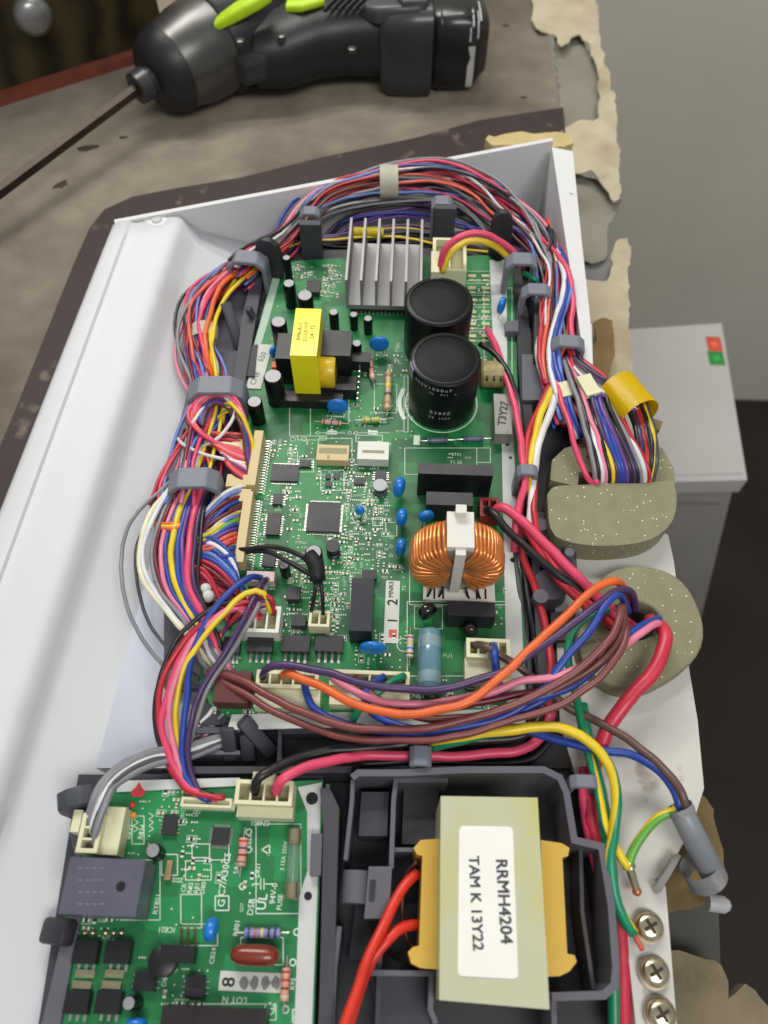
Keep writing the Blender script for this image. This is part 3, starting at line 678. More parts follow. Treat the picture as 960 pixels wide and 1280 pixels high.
def disc(px, py, rpx, h, parent, ang=0, th=3.0, m=M_bluec, name='disc_capacitor', stretch=1.0, label=None):
    """coated disc standing on two leads; (px,py) is its middle"""
    c = P(px, py, h); r = rpx*sc(px, py, h); bm = BM()
    ax = Vector((sin(ang), -cos(ang), 0))
    bmesh.ops.create_uvsphere(bm, u_segments=24, v_segments=12, radius=1)
    X = Vector((cos(ang), sin(ang), 0)); Z = Vector((0, 0, 1))
    for v in bm.verts:
        k = v.co.copy(); q = (abs(k.z))**.6*(1 if k.z > 0 else -1)
        v.co = c+X*k.x*r+Z*k.y*r*stretch+ax*q*th/2
    o = obj(name, bm, m, parent, smooth='all', label=label)
    bm = BM()
    for s in (-1, 1):
        b = c+X*s*r*.45; add_cyl(bm, (b.x, b.y, 0), (b.x, b.y, c.z-r*stretch*.6), .35, n=6)
    obj('leads', bm, M_pin, o); return o
def resistor(x0, y0, x1, y1, rpx, parent, body, bands, z=2.4, label=None, name='resistor', lead=9):
    a, b = P(x0, y0, z), P(x1, y1, z); d = (b-a).normalized(); L = (b-a).length; r = rpx*sc(x0, y0, z); bm = BM()
    add_lathe(bm, a, d, [(0, r*.5), (.25, r*.9), (L*.08, r), (L*.2, r), (L*.26, r*.88), (L*.74, r*.88), (L*.8, r), (L*.92, r), (L-.25, r*.9), (L, r*.5)], 16)
    o = obj(name, bm, mat('resistor_%d_%d_%d' % body, body, .4, var=.06, nscale=200, coat=.2), parent, smooth=True, label=label)
    for i, c in enumerate(bands):
        t = L*(.14+.72*i/max(1, len(bands)-1)); rr = r*(1.02 if t < L*.22 or t > L*.78 else .91)
        bm = BM(); add_cyl(bm, a+d*(t-L*.035), a+d*(t+L*.035), rr, n=16); obj('colour_band', bm, mat('band_%d_%d_%d' % c, c, .4, var=0), o, smooth=True)
    bm = BM(); e0 = a-d*lead*.4; e1 = b+d*lead*.4
    add_tube(bm, [Vector((e0.x, e0.y, 0)), e0, a], .3, 6); add_tube(bm, [b, e1, Vector((e1.x, e1.y, 0))], .3, 6); obj('leads', bm, M_pin, o); return o

# heat sink ---------------------------------------------------------------------
hs = thing('heat_sink', '', '', (0, 0, 0)); COL.objects.unlink(hs); bpy.data.objects.remove(hs)
zt = 25.0; zb = 7.0
fx = [434, 449, 468, 486.5, 505, 522]                      # front top corners
bx = [439, 456, 474, 493, 512, 531]                        # rear top corners
yF, yB = 350, 272
F0 = P(436, yF, zt); B0 = P(440, yB, zt)
ybk = B0.y; yfr = F0.y
xl = P(436, 310, zt).x; xr = P(527, 310, zt).x
bm = BM(); add_box(bm, ((xl+xr)/2, (ybk+yfr)/2, zb-1.5), (xr-xl+1, ybk-yfr, 3)); bev(bm, .3)
hb = obj('heat_sink', bm, M_hs, mb, label='finned grey aluminium heat sink at the far edge of the board')
for i in range(6):
    x = xl+(xr-xl)*i/5
    bm = BM(); add_box(bm, (x, (ybk+yfr)/2, (zb+zt)/2), (1.3, ybk-yfr, zt-zb)); bev(bm, .25); obj('fin', bm, M_hs, hb)
bm = BM(); add_box(bm, ((xl+xr)/2, yfr+6, 2.5), (xr-xl-4, 10, 5)); obj('power_module', bm, M_body, mb)
bm = BM()
for i in range(16): add_box(bm, (xl+3+(xr-xl-6)*i/15, yfr-.5, 1.2), (.6, 2.5, .4))
obj('module_pins', bm, M_pin, mb)
c = P(484, 378, zb)
# large capacitors --------------------------------------------------------------
def bigcap(px, py, rpx, h, label, txt, band_ang):
    c = P(px, py, h); r = rpx*sc(px, py, h); bm = BM()
    add_lathe(bm, (c.x, c.y, 0), (0, 0, 1), [(0, r*.93), (.8, r*.99), (h-1.6, r), (h-.5, r*.985), (h, r*.94), (h+.1, r*.86), (h-.5, r*.84), (h-.5, .1)], 56)
    o = obj('large_capacitor', bm, M_cap, mb, smooth=True, label=label)
    bm = BM(); add_lathe(bm, (c.x, c.y, h-.55), (0, 0, 1), [(0, r*.84), (.2, r*.82), (.35, r*.4), (.4, .1)], 48); obj('top_disc', bm, mat('cap_top', (15, 15, 17), .5, spec=.25, var=.06, nscale=40, bump=.1, bscale=300), o, smooth=True)
    bm = BM()   # polarity flash on the rim and shoulder
    n = 8; w_ = .34; 
    for i in range(n):
        t0 = band_ang-w_/2+w_*i/n; t1 = t0+w_/n
        for (ra, za), (rb, zb_) in (((r+.05, h-8), (r+.05, h-1.5)), ((r+.05, h-1.5), (r*.985+.05, h-.45)), ((r*.985+.05, h-.45), (r*.9, h+.16))):
            bm.faces.new([bm.verts.new((c.x+q*cos(t), c.y+q*sin(t), z)) for q, t, z in ((ra, t0, za), (ra, t1, za), (rb, t1, zb_), (rb, t0, zb_))])
    obj('polarity_mark', bm, mat('pol_mark', (140, 146, 165), .5), o)
    bm = BM()
    for line, zz, size, a0 in txt:
        k = len(line)
        for i, ch in enumerate(line):
            if ch == ' ': continue
            a = a0+(i-(k-1)/2)*size*.72/r
            n_ = Vector((cos(a), sin(a), 0)); tdir = Vector((-sin(a), cos(a), 0))
            M = Matrix.Translation(Vector((c.x, c.y, zz))+n_*(r+.08)) @ Matrix((( tdir.x, 0, n_.x, 0), (tdir.y, 0, n_.y, 0), (0, 1, 0, 0), (0, 0, 0, 1)))
            add_text(bm, ch, size, None, M=M, bold=.02)
    obj('printing', bm, mat('cap_print', (190, 194, 205), .5, var=0), o)
    return o, c, r
bigcap(549, 376, 43, 34, 'rear one of the two large black capacitors', [('1000uF', 31, 2.6, R(150))], R(97))
cc = bigcap(557, 448, 45, 35, 'front one of the two large black capacitors, standing in a white printed ring', [('400V1000uF', 31.6, 2.9, R(-112)), ('-2J  P11  L', 28.4, 1.9, R(-95)), ('B380Z', 14, 3, R(-95)), ('CE 105C', 10, 2.2, R(-95))], R(197))
silk.z = .12; cx_, cy_, r_ = cc[1].x, cc[1].y, cc[2]
for q0, q1, a0, a1 in ((r_+.9, r_+1.5, R(-200), R(20)), (r_+3.2, r_+5.4, R(-205), R(-150))):
    n = 40
    for i in range(n):
        t0 = a0+(a1-a0)*i/n; t1 = a0+(a1-a0)*(i+1)/n
        silk.bm.faces.new([silk.bm.verts.new((cx_+q*cos(t), cy_+q*sin(t), .12)) for q, t in ((q0, t0), (q1, t0), (q1, t1), (q0, t1))])
silk.z = .1
# yellow wrapped transformer ------------------------------------------------------
M_ytape = mat('yellow_tape', (232, 222, 20), .4, var=.03, nscale=60, coat=.2)
ht = 35.0
c, sx, sy = rect(366, 385, 399, 444, ht)
bm = BM(); add_box(bm, (c.x, c.y, ht/2), (sx, sy, ht)); bev(bm, .5, 2); ft = obj('flyback_transformer', bm, M_ytape, mb, smooth=True, label='transformer wrapped in bright yellow tape')
bm = BM(); add_box(bm, (c.x-sx/2-4.5, c.y+3, 11), (11, sy*.55, 20)); bev(bm, .5); obj('core', bm, M_body, ft)
bm = BM(); add_box(bm, (c.x+sx/2+7, c.y+6, 11), (16, sy*.55, 20)); bev(bm, .5); obj('core', bm, M_body, ft)
bm = BM(); add_box(bm, (c.x+sx/2+8, c.y-sy*.30, 4), (20, 9, 8)); add_box(bm, (c.x+2, c.y-sy*.5-1, 3), (32, 8, 6)); obj('bobbin', bm, M_body, ft)
bm = BM(); add_lathe(bm, (c.x+sx/2-.5, c.y-sy*.18, 12), (1, 0, 0), [(0, 8), (1, 8.6), (7, 8.6), (8, 8)], 28); obj('winding', bm, mat('yellow_winding', (204, 172, 24), .45, var=.15, nscale=300, coat=.4), ft, smooth=True)
bm = BM()
for i in range(7): add_cyl(bm, (c.x+sx/2+19, c.y-sy*.55+i*3.6, 0), (c.x+sx/2+19, c.y-sy*.55+i*3.6, 5.5), .5, n=6)
obj('pins', bm, M_pin, ft)
bm = BM()
for i, s_ in enumerate(('RM6-A11', 'C110111Y', 'L4 - 72')): add_text(bm, s_, 3.0, (c.x+(i-1)*3.2, c.y, ht+.08), R(90), 1.0)
obj('printing', bm, mat('print_dark', (70, 66, 20), .6, var=0), ft)
# small electrolytics -------------------------------------------------------------
for x, y, r_, h in ((358, 322, 5, 17), (361, 354, 7.5, 17), (381, 369, 10, 17), (348, 402, 10, 17), (341, 470, 12, 20), (318, 502, 9.5, 16), (417, 390, 6, 15), (442, 393, 5.2, 11), (460, 398, 5.5, 11), (446, 429, 6, 12), (355, 706, 6.5, 10)):
    ecap(x, y, r_, h, mb)
ecap(392, 690, 11, 17, mb)
bm = BM(); c = P(381, 369, 17)
# coil / inductor / crystals
def drum(px, py, rpx, h, parent, m=M_body):
    c = P(px, py, h); r = rpx*sc(px, py, h); bm = BM(); add_lathe(bm, (c.x, c.y, 0), (0, 0, 1), [(0, r), (h*.2, r), (h*.25, r*.75), (h*.75, r*.75), (h*.8, r), (h, r), (h, r*.2)], 20)
    return obj('inductor', bm, m, parent, smooth=True)
drum(475, 606, 9, 6, mb, mat('shiny_inductor', (90, 92, 96), .25, .6)); drum(416, 682, 9, 8, mb)
# discs
disc(474, 430, 12.5, 8.5, mb, .05); disc(422, 508, 13.5, 8, mb, .03); disc(466, 810, 17.5, 7, mb, 0, 3.4)
disc(627, 382, 10, 9, mb, 1.2, 4, stretch=1.2)
disc(499, 609, 12, 8.5, mb, 1.35, 5.5, stretch=1.25); disc(502, 647, 11, 7.5, mb, 1.4, 5, stretch=1.25); disc(501, 684, 11, 7.5, mb, 1.4, 5, stretch=1.25); disc(450, 638, 6, 5, mb, 0, 3.5, stretch=1.25)
disc(533, 645, 10, 10, mb, .3, 4)
disc(342, 440, 6, 8, mb, .9, 3, stretch=1.5)
boxpx('orange_bead', 340, 452, 347, 459, 7, mat('orange_bead', (225, 95, 30), .4), mb, 2, .5)
# resistors and film parts
resistor(486, 465, 484, 512, 4.6, mb, (188, 160, 128), [(150, 120, 90), (225, 205, 40), (80, 70, 60), (150, 125, 95)], 4)
resistor(462, 448, 466, 474, 3.4, mb, (205, 150, 140), [(150, 50, 50), (120, 70, 60), (200, 200, 190)], 3)
resistor(402, 527, 427, 529, 3.4, mb, (205, 160, 140), [(120, 60, 50), (60, 80, 160), (120, 60, 50)], 2.4)
resistor(452, 525, 475, 524, 3.2, mb, (186, 190, 110), [(150, 120, 40), (90, 110, 60), (190, 190, 60)], 2.4)
resistor(534, 551, 560, 550, 4.0, mb, (88, 104, 128), [(50, 56, 80), (110, 100, 90), (50, 56, 80)], 2.6)
resistor(579, 549, 605, 548, 4.0, mb, (88, 104, 128), [(50, 56, 80), (110, 100, 90), (50, 56, 80)], 2.6)
resistor(513, 794, 512, 822, 5, mb, (190, 190, 180), [(150, 45, 40), (220, 190, 40), (50, 110, 200), (140, 50, 45)], 3)
resistor(352, 868, 372, 868, 3, mb, (190, 170, 140), [(120, 60, 50), (60, 60, 60)], 2.4)
# brown/olive coil behind the red wire
c = P(618, 465, 10); bm = BM(); add_lathe(bm, (c.x-7, c.y, 8), (1, 0, 0), [(0, 6), (1, 7), (12, 7), (13, 6)], 20); obj('wound_coil', bm, mat('olive_coil', (150, 140, 96), .5, var=.3, nscale=400), mb, smooth=True)
bm = BM(); [add_box(bm, (c.x-4+i*3.5, c.y-6.4, 12.5), (.7, 2, 2)) for i in range(3)]; obj('coil_bars', bm, M_body, mb)
# T3Y27 block
o = boxpx('marked_block', 618, 492, 639, 542, 9, mat('block_grey', (148, 148, 144), .5, .2, var=.1, nscale=120, dirt=((96, 96, 92), 90, .55, .75)), mb, 0, .5, label='grey metal block marked T3Y27')
bm = BM(); c = P(629, 517, 9.1); add_text(bm, 'T3Y27', 5.6, (c.x, c.y, 9.1), R(82), 1.0, bold=.02); obj('printing', bm, M_body, o)
# flat chips ---------------------------------------------------------------------
pins_box(339, 580, 373, 601, 1.6, mb, 16, 'bt'); pins_box(384, 627, 425, 664, 1.8, mb, 20, 'lrbt', label='square main microcontroller')
bm = BM(); c = P(404, 645, 1.85); add_cyl(bm, (c.x-6, c.y+6, 1.75), (c.x-6, c.y+6, 1.86), .6); obj('pin_dot', bm, M_body, mb)
pins_box(333, 641, 350, 668, 2, mb, 9, 'lr'); pins_box(341, 617, 353, 630, 1.7, mb, 4, 'lr'); pins_box(443, 596, 456, 605, 1.6, mb, 4, 'bt'); pins_box(469, 587, 483, 599, 1.6, mb, 4, 'lr')
pins_box(328, 686, 344, 708, 2, mb, 7, 'lr'); pins_box(374, 574, 389, 584, 1.2, mb, 3, 'lr')
boxpx('chip', 407, 592, 413, 598, 1.2, M_chip, mb); boxpx('chip', 416, 591, 424, 598, 1.2, M_chip, mb); boxpx('chip', 407, 602, 414, 608, 1.2, M_chip, mb); boxpx('chip', 377, 576, 386, 583, 1.6, M_chip, mb)
pins_box(383, 350, 400, 365, 4, mb, 4, 'lr')
for x0, y0, x1, y1 in ((309, 794, 341, 814), (352, 794, 387, 814), (394, 794, 429, 814), (279, 796, 300, 815)):
    pins_box(x0, y0, x1, y1, 4, mb, 4, 'b', b=.5, label=None, name='power_transistor', L=4, pw=1.1)
boxpx('chip', 359, 733, 375, 749, 5, M_chip, mb, b=.6); boxpx('chip', 364, 768, 382, 782, 5, M_chip, mb, b=.8); boxpx('chip', 436, 440, 463, 452, 8, M_body, mb, b=.4)
boxpx('relay', 438, 722, 466, 788, 15, mat('relay_dark', (28, 34, 44), .5, var=.15, nscale=80), mb, .4, .5, label='tall black module standing beside the number 2 sticker')
pins_box(452, 712, 471, 723, 4, mb, 8, 't')
# black plate and block behind the choke
c, sx, sy = rect(523, 581, 616, 594, 19); bm = BM(); add_box(bm, (c.x, c.y, 10), (sx, sy, 19)); bev(bm, .4); pl = obj('upright_plate', bm, M_body, mb, label='black upright plate between big capacitor and copper choke')
c, sx, sy = rect(533, 613, 591, 629, 15); bm = BM(); add_box(bm, (c.x, c.y-1, 7.5), (sx, sy, 15)); bev(bm, .4); obj('rectifier', bm, M_chip, mb, label='black rectifier block in front of the plate')
boxpx('film_capacitor', 560, 752, 619, 770, 13, mat('film_black', (28, 30, 36), .45, var=.06), mb, 0, .6, label='black box capacitor below the choke')
disc(534, 764, 13, 8, mb, .6, 6, mat('black_epoxy', (16, 16, 18), .12, var=.1, nscale=100, coat=.8), 'thermistor')
disc(588, 786, 10, 6, mb, .2, 6, mat('black_epoxy', (16, 16, 18), .12), 'thermistor')
# blue glassy tube
c, sx, sy = rect(524, 786, 552, 852, 14); bm = BM(); add_lathe(bm, (c.x, c.y-sy/2-2, 7), (0, 1, 0), [(0, 4.4), (.8, 5), (sy+3, 5), (sy+4, 4.4)], 28)
o = obj('sleeved_fuse', bm, mat('smoky_blue_sleeve', (92, 132, 148), .12, var=.15, nscale=60, coat=.6, spec=.7), mb, smooth=True, label='fuse in a smoky blue glossy sleeve')
for k in (-.34, .34):
    bm = BM(); add_cyl(bm, (c.x, c.y+sy*k-2.5, 7), (c.x, c.y+sy*k+2.5, 7), 5.08, n=28); obj('end_cap', bm, mat('sleeve_cap', (140, 168, 176), .2, .3), o, smooth=True)
# sensor connector etc --------------------------------------------------------------
def connector(x0, y0, x1, y1, h, m, parent, nslots=0, label=None, horiz=True, wall=1.2, name='connector', deep=5):
    """open-topped housing with its cavities and pins"""
    c, sx, sy = rect(x0, y0, x1, y1, h); bm = BM()
    o_ = None
    add_box(bm, (c.x, c.y, .4), (sx, sy, .8))
    for s in (-1, 1):
        add_box(bm, (c.x, c.y+s*(sy/2-wall/2), (h+.8)/2), (sx, wall, h-.8)); add_box(bm, (c.x+s*(sx/2-wall/2), c.y, (h+.8)/2), (wall-.01, sy-2*wall, h-.81))
    o_ = obj(name, bm, m, parent, label=label)
    bm = BM(); add_box(bm, (c.x, c.y, (h-deep+.8)/2+.2), (sx-2*wall, sy-2*wall, max(.6, h-deep-.8))); obj('floor_insert', bm, M_slot, o_)
    if nslots:
        for i in range(nslots-1):
            bm = BM(); t = (i+1)/nslots-.5
            if horiz: add_box(bm, (c.x+t*(sx-wall), c.y, (h+.5)/2-.1), (.8, sy-2*wall, h-.9))
            else: add_box(bm, (c.x, c.y+t*(sy-wall), (h+.5)/2-.1), (sx-2*wall, .8, h-.9))
            obj('divider', bm, m, o_)
    return o_
# long cream edge connectors on the left
def longconn(x0, y0, x1, y1, wpx, h, n, label):
    a, b = P(x0, y0, h), P(x1, y1, h); d = (b-a); L = d.length; d.normalize(); s = Vector((-d.y, d.x, 0)); 
    if s.x > 0: s = -s
    W = wpx*sc(x0, y0, h); bm = BM(); add_poly(bm, [a-s*W/2, b-s*W/2, b+s*W/2, a+s*W/2], 0, h); bev(bm, .4)
    o = obj('edge_connector', bm, M_connt, mb, label=label)
    bm = BM()
    for i in range(n):
        p = a+d*L*(i+.5)/n-s*(W/2+1.1); add_box(bm, (p.x, p.y, 1.2), (2.6, .55, .35), math.atan2(-s.y, -s.x))
    obj('pins', bm, M_pin, o)
    bm = BM()
    for i in range(n):
        p = a+d*L*(i+.5)/n-s*(W/2+2.9); add_cyl(bm, (p.x, p.y, 0.02), (p.x, p.y, .3), .5, n=8)
    obj('solder_joints', bm, M_pad, o)
    return o
longconn(324, 538, 313, 606, 11, 9, 20, 'long cream edge connector of the pink wires'); longconn(311, 614, 298, 702, 11, 9, 26, 'long cream edge connector of the blue and yellow wires')
for (x, y) in ((296, 600), (300, 618), (302, 556), (286, 682)): boxpx('connector_housing', x-13, y-7, x+13, y+8, 8, M_connt, mb, 1, .4)
boxpx('header', 396, 556, 436, 575, 5, M_connt, mb, 0, .4, label='tan upright header'); 
c, sx, sy = rect(396, 556, 436, 575, 5.1); bm = BM(); add_box(bm, (c.x, c.y+1.0, 5.0), (sx-2, sy*.35, .3)); add_box(bm, (c.x-2, c.y-sy*.3, 5.05), (1.2, 2.2, .2)); obj('header_slot', bm, M_slot, mb)
boxpx('header', 447, 552, 486, 574, 6, M_connw, mb, 0, .5, label='white upright header')
c, sx, sy = rect(449, 560, 484, 573, 6.1); bm = BM(); add_box(bm, (c.x, c.y+1, 6.05), (sx-3, 1.6, .2)); obj('header_slot', bm, M_slot, mb)
connector(541, 297, 583, 338, 13, M_conn, mb, 2, 'cream socket of the red and yellow wires at the far edge', wall=1.8)
boxpx('connector_latch', 539, 314, 549, 340, 15, M_conn, mb, 0, .5)
connector(303, 757, 350, 790, 10, M_connw, mb, 3, 'white socket at the left edge', wall=1.6)
connector(386, 763, 412, 783, 8, M_conn, mb, 2, 'small cream socket of the two thin black wires', wall=1.2)
boxpx('pink_header', 308, 714, 343, 726, 6, mat('pinkish_connector', (206, 182, 182), .5), mb, 0, .4)
connector(320, 838, 398, 860, 10, M_conn, mb, 5, 'cream socket with orange, black and blue wires', wall=1.6)
connector(412, 838, 512, 858, 10, M_conn, mb, 6, 'cream six way socket with pink, blue and green wires', wall=1.6)
boxpx('connector_skirt', 318, 861, 400, 885, 7, M_conn, mb, 0, .5); boxpx('connector_skirt', 412, 859, 512, 882, 7, M_conn, mb, 0, .5)
connector(583, 798, 638, 822, 11, M_conn, mb, 4, 'cream four way socket at the lower right', wall=1.6); boxpx('connector_skirt', 581, 823, 640, 852, 7, M_conn, mb, 0, .5)
connector(600, 622, 624, 645, 9, mat('connector_red', (130, 38, 40), .5), mb, 2, 'dark red socket with thick pink and black wires', wall=1.4)
boxpx('relay_side', 268, 838, 312, 878, 9, mat('maroon_film', (88, 40, 38), .5, var=.08), mb, 0, .6, label='maroon block at the near left corner')
# choke ---------------------------------------------------------------------------
ZC = 20.0
C0 = P(571, 660, 26); C0.z = 21.5; C0 = Vector((P(573, 684, 30).x, P(573, 684, 30).y, 21.0))
Rm, ra, rh = 12.4, 7.4, 8.0      # mean radius, section half sizes (radial, axial)
M_cu = mat('enamelled_copper', (224, 138, 70), .3, .6, var=.2, nscale=120, coat=.5)
bm = BM(); add_lathe(bm, C0-Vector((0, rh-1.2, 0)), (0, 1, 0), [(0, Rm+ra-1.2), (2*rh-2.4, Rm+ra-1.2)], 40); 
ck = obj('choke', bm, mat('choke_core', (150, 140, 122), .6), mb, smooth=True, label='large copper wound choke on a white holder')
for side in (0, 1):
    bm = BM(); nT = 22
    for k in range(nT):
        a = (R(20)+R(126)*k/(nT-1)); a = pi/2-a if side == 0 else pi/2+a
        rad = Vector((cos(a), 0, sin(a))); pts = []
        for j in range(17):
            t = 2*pi*j/16; cxx = cos(t); syy = sin(t)
            u = abs(cxx)**.45*(1 if cxx > 0 else -1); v = abs(syy)**.45*(1 if syy > 0 else -1)
            rr = Rm+u*(ra)+(0 if u > 0 else (.6 if k % 2 else -1.0))
            pts.append(C0+rad*rr+Vector((0, v*(rh+(.5 if k % 2 and v < 0 else 0)), 0))+Vector((-sin(a), 0, cos(a)))*(.25*sin(3*t+k)))
        add_tube(bm, pts, .98, 7, caps=False)
    obj('copper_winding', bm, M_cu, ck, smooth='all')
M_wp = mat('choke_holder', (214, 212, 204), .5, var=.04, nscale=60)
bm = BM(); add_box(bm, C0+Vector((0, 1, 2)), (4.2, 2*rh+5, 36)); add_box(bm, C0+Vector((0, 2, 17.5)), (11.2, 2*rh+.8, 7)); bev(bm, .5); obj('divider_plate', bm, M_wp, ck)
bm = BM(); add_box(bm, C0+Vector((0, rh+1.5, 21)), (4.4, 4, 8)); bev(bm, .5); obj('holder_post', bm, M_wp, ck)
c, sx, sy = rect(529, 716, 618, 750, 2); bm = BM(); add_box(bm, (c.x, c.y+1, 1.4), (sx, sy+3, 2.6)); bev(bm, .8, 2); obj('base', bm, M_wp, ck, smooth=True)
bm = BM()
for x in (543, 554, 596, 607):
    q = P(x, 742, 3); add_box(bm, (q.x, q.y, 2.85), (.8, 5, .3))
obj('base_slots', bm, M_body, ck)
bm = BM()
for s in (-1, 1):
    for e in (5, 10): add_tube(bm, spline([C0+Vector((s*e, -rh, -14)), C0+Vector((s*(e+1), -rh-2, -17)), Vector((C0.x+s*(e+2), C0.y-rh-3, 2))], 2), .6, 6)
obj('winding_ends', bm, mat('dark_wire_end', (60, 40, 30), .4, .5), ck, smooth='all')
# sticker with digits
def sticker(name, x0, y0, x1, y1, z, parent, txt, size, rot, label=None, m=None, tm=None, th=.15):
    c, sx, sy = rect(x0, y0, x1, y1, z); bm = BM(); add_box(bm, (c.x, c.y, z-th/2), (sx, sy, th)); o = obj(name, bm, m or mat('sticker_white', (200, 203, 196), .6, var=.02), parent, label=label)
    if txt:
        bm = BM()
        for s_, px, py, sz in txt: q = P(px, py, z); add_text(bm, s_, sz, (q.x, q.y, z+.05), rot, bold=.012)
        obj('printing', bm, tm or mat('ink_black', (30, 30, 34), .6, var=0), o)
    return o
o = sticker('sticker', 481, 725, 499, 803, .35, mb, [('2', 491, 753, 6.5), ('1', 491, 776, 6), ('MNR3', 489, 737, 3)], 0, R(90), 'white sticker with a handwritten 2')
c, sx, sy = rect(486, 787, 496, 797, .4); bm = BM(); add_box(bm, (c.x, c.y, .4), (sx, sy, .12)); obj('red_stamp', bm, mat('red_stamp', (205, 90, 80), .6), o)
pts = [(324, 430), (341, 431), (326, 486), (307, 485)]
poly('paper_label', pts, .1, .75, mat('sticker_white', (200, 203, 196), .6), mb, label='white label reading 650 ASSY')
bm = BM(); q = P(319, 458, .8)
add_text(bm, '650', 4.6, P(328, 446, .78), R(78)); add_text(bm, 'CMB', 4.4, P(319, 473, .78), R(78)); obj('label_print', bm, mat('ink_black', (30, 30, 34), .6), mb)
# white outlines -----------------------------------------------------------------
for q in ((506, 560, 596, 593), (596, 560, 613, 578), (512, 684, 632, 756), (518, 758, 553, 786), (438, 716, 452, 790), (375, 492, 400, 500), (372, 545, 408, 550), (398, 548, 440, 580), (445, 544, 478, 552), (466, 647, 478, 657), (482, 653, 496, 670),
          (509, 752, 640, 845), (364, 564, 372, 575), (362, 505, 388, 545), (372, 574, 392, 590), (401, 588, 430, 613), (346, 690, 372, 700), (436, 440, 436, 530), (468, 480, 496, 516), (605, 360, 640, 470), (505, 470, 510, 540)):
    silk.rect(*q, w=.35)
silk.line(398, 541, 432, 541, .3); silk.line(446, 541, 486, 541, .3); silk.ring(397, 541, 1.0, .3); silk.ring(437, 541, 1.0, .3); silk.ring(445, 541, 1.0, .3)
for x in (415, 466): silk.fill(x-6, 538, x+6, 543)
silk.ring(449, 646, 3.6, .35); silk.ring(505, 806, 3.2, .35); silk.ring(380, 549, 1.4, .3); silk.ring(366, 549, 1.4, .3)
silk.fill(517, 544, 525, 556)
for tx, x, y, s_, rt in (('R01', 452, 446, 2.4, 90), ('C1603', 497, 434, 2.6, 80), ('CN702', 508, 430, 2.4, 90), ('FL', 497, 452, 4, 0), ('IC401', 350, 553, 2.2, 90), ('D', 490, 672, 2.4, 90), ('O', 489, 683, 2.4, 90), ('D', 489, 694, 2.4, 90), ('1', 488, 705, 2.4, 90),
                       ('T5', 505, 735, 2.4, 90), ('CN51', 520, 870, 3, 0), ('2 1', 562, 868, 3, 0), ('T1 5E', 570, 578, 2.6, 0), ('L101', 571, 568, 2.6, 0), ('R41', 497, 772, 2.2, 90), ('CN18', 604, 862, 3, 0), ('S', 640, 776, 3, 0), ('FU1', 560, 820, 2.6, 0), ('C12', 400, 480, 2.2, 0)):
    silk.text(tx, x, y, s_, R(rt))
# small parts scattered in their zones ------------------------------------------------
class Smd:
    def __init__(s): s.blk = BM(); s.pad = BM(); s.tan = BM(); s.rnd = random.Random(11)
    def part(s, p, vert, kind):
        L, W = (2.0, 1.1) if kind < 2 else (1.5, .8)
        if vert: dx, dy = 0, 1
        else: dx, dy = 1, 0
        b = s.blk if kind in (0, 2) else s.tan
        sx, sy = (L*.55, W) if not vert else (W, L*.55)
        add_box(b, (p.x, p.y, .3), (sx, sy, .6))
        for k in (-1, 1):
            add_box(s.pad, (p.x+dx*k*L*.45, p.y+dy*k*L*.45, .27), ((L*.4, W*1.15) if not vert else (W*1.15, L*.4))+(.5,))
        # outline
        if s.rnd.random() < .35: 
            z = .1; w_, h_ = (L*.95, W*1.1) if not vert else (W*1.1, L*.95)
            for a, b_ in (((-1, -1), (1, -1)), ((1, -1), (1, 1)), ((1, 1), (-1, 1)), ((-1, 1), (-1, -1))):
                A = Vector((p.x+a[0]*w_, p.y+a[1]*h_, z)); Bq = Vector((p.x+b_[0]*w_, p.y+b_[1]*h_, z)); d = (Bq-A).normalized(); n = Vector((-d.y, d.x, 0))*.1; z += .004
                s.out.bm.faces.new([s.out.bm.verts.new(v) for v in (A-n, Bq-n, Bq+n, A+n)])
    def zone(s, x0, y0, x1, y1, dens, out, avoid=()):
        s.out = out
        a = P(x0, y1, 0); b = P(x1, y0, 0); step = 2.7
        nx = int(abs(b.x-a.x)/step); ny = int(abs(b.y-a.y)/step)
        for i in range(nx):
            for j in range(ny):
                p = Vector((a.x+(i+.5)*step+s.rnd.uniform(-.4, .4), a.y+(j+.5)*step+s.rnd.uniform(-.4, .4), 0))
                u = s.rnd.random()
                if u > dens*.88: 
                    if u > .74: add_cyl(s.pad, (p.x, p.y, .02), (p.x, p.y, .16), .34, n=8)
                    continue
                v = s.rnd.random()
                if v < .6: s.part(p, s.rnd.random() < .5, s.rnd.choice((0, 1, 2, 3)))
                elif v < .8:
                    for k in range(3): add_cyl(s.pad, (p.x-1+k, p.y, .02), (p.x-1+k, p.y, .2), .36, n=8)
                else:
                    n = s.rnd.choice(('C', 'R', 'D', 'Q'))+str(s.rnd.randint(1, 99)); out.text(n, 0, 0, 1.0) if 0 else add_text(out.bm, n, 1.7, (p.x, p.y, .1), s.rnd.choice((0, pi/2)))
    def finish(s, parent):
        obj('small_chip_parts', s.blk, M_chip, parent, kind='stuff'); obj('solder_pads', s.pad, M_pad, parent, kind='stuff'); obj('small_ceramic_parts', s.tan, M_tan, parent, kind='stuff')
smd = Smd()
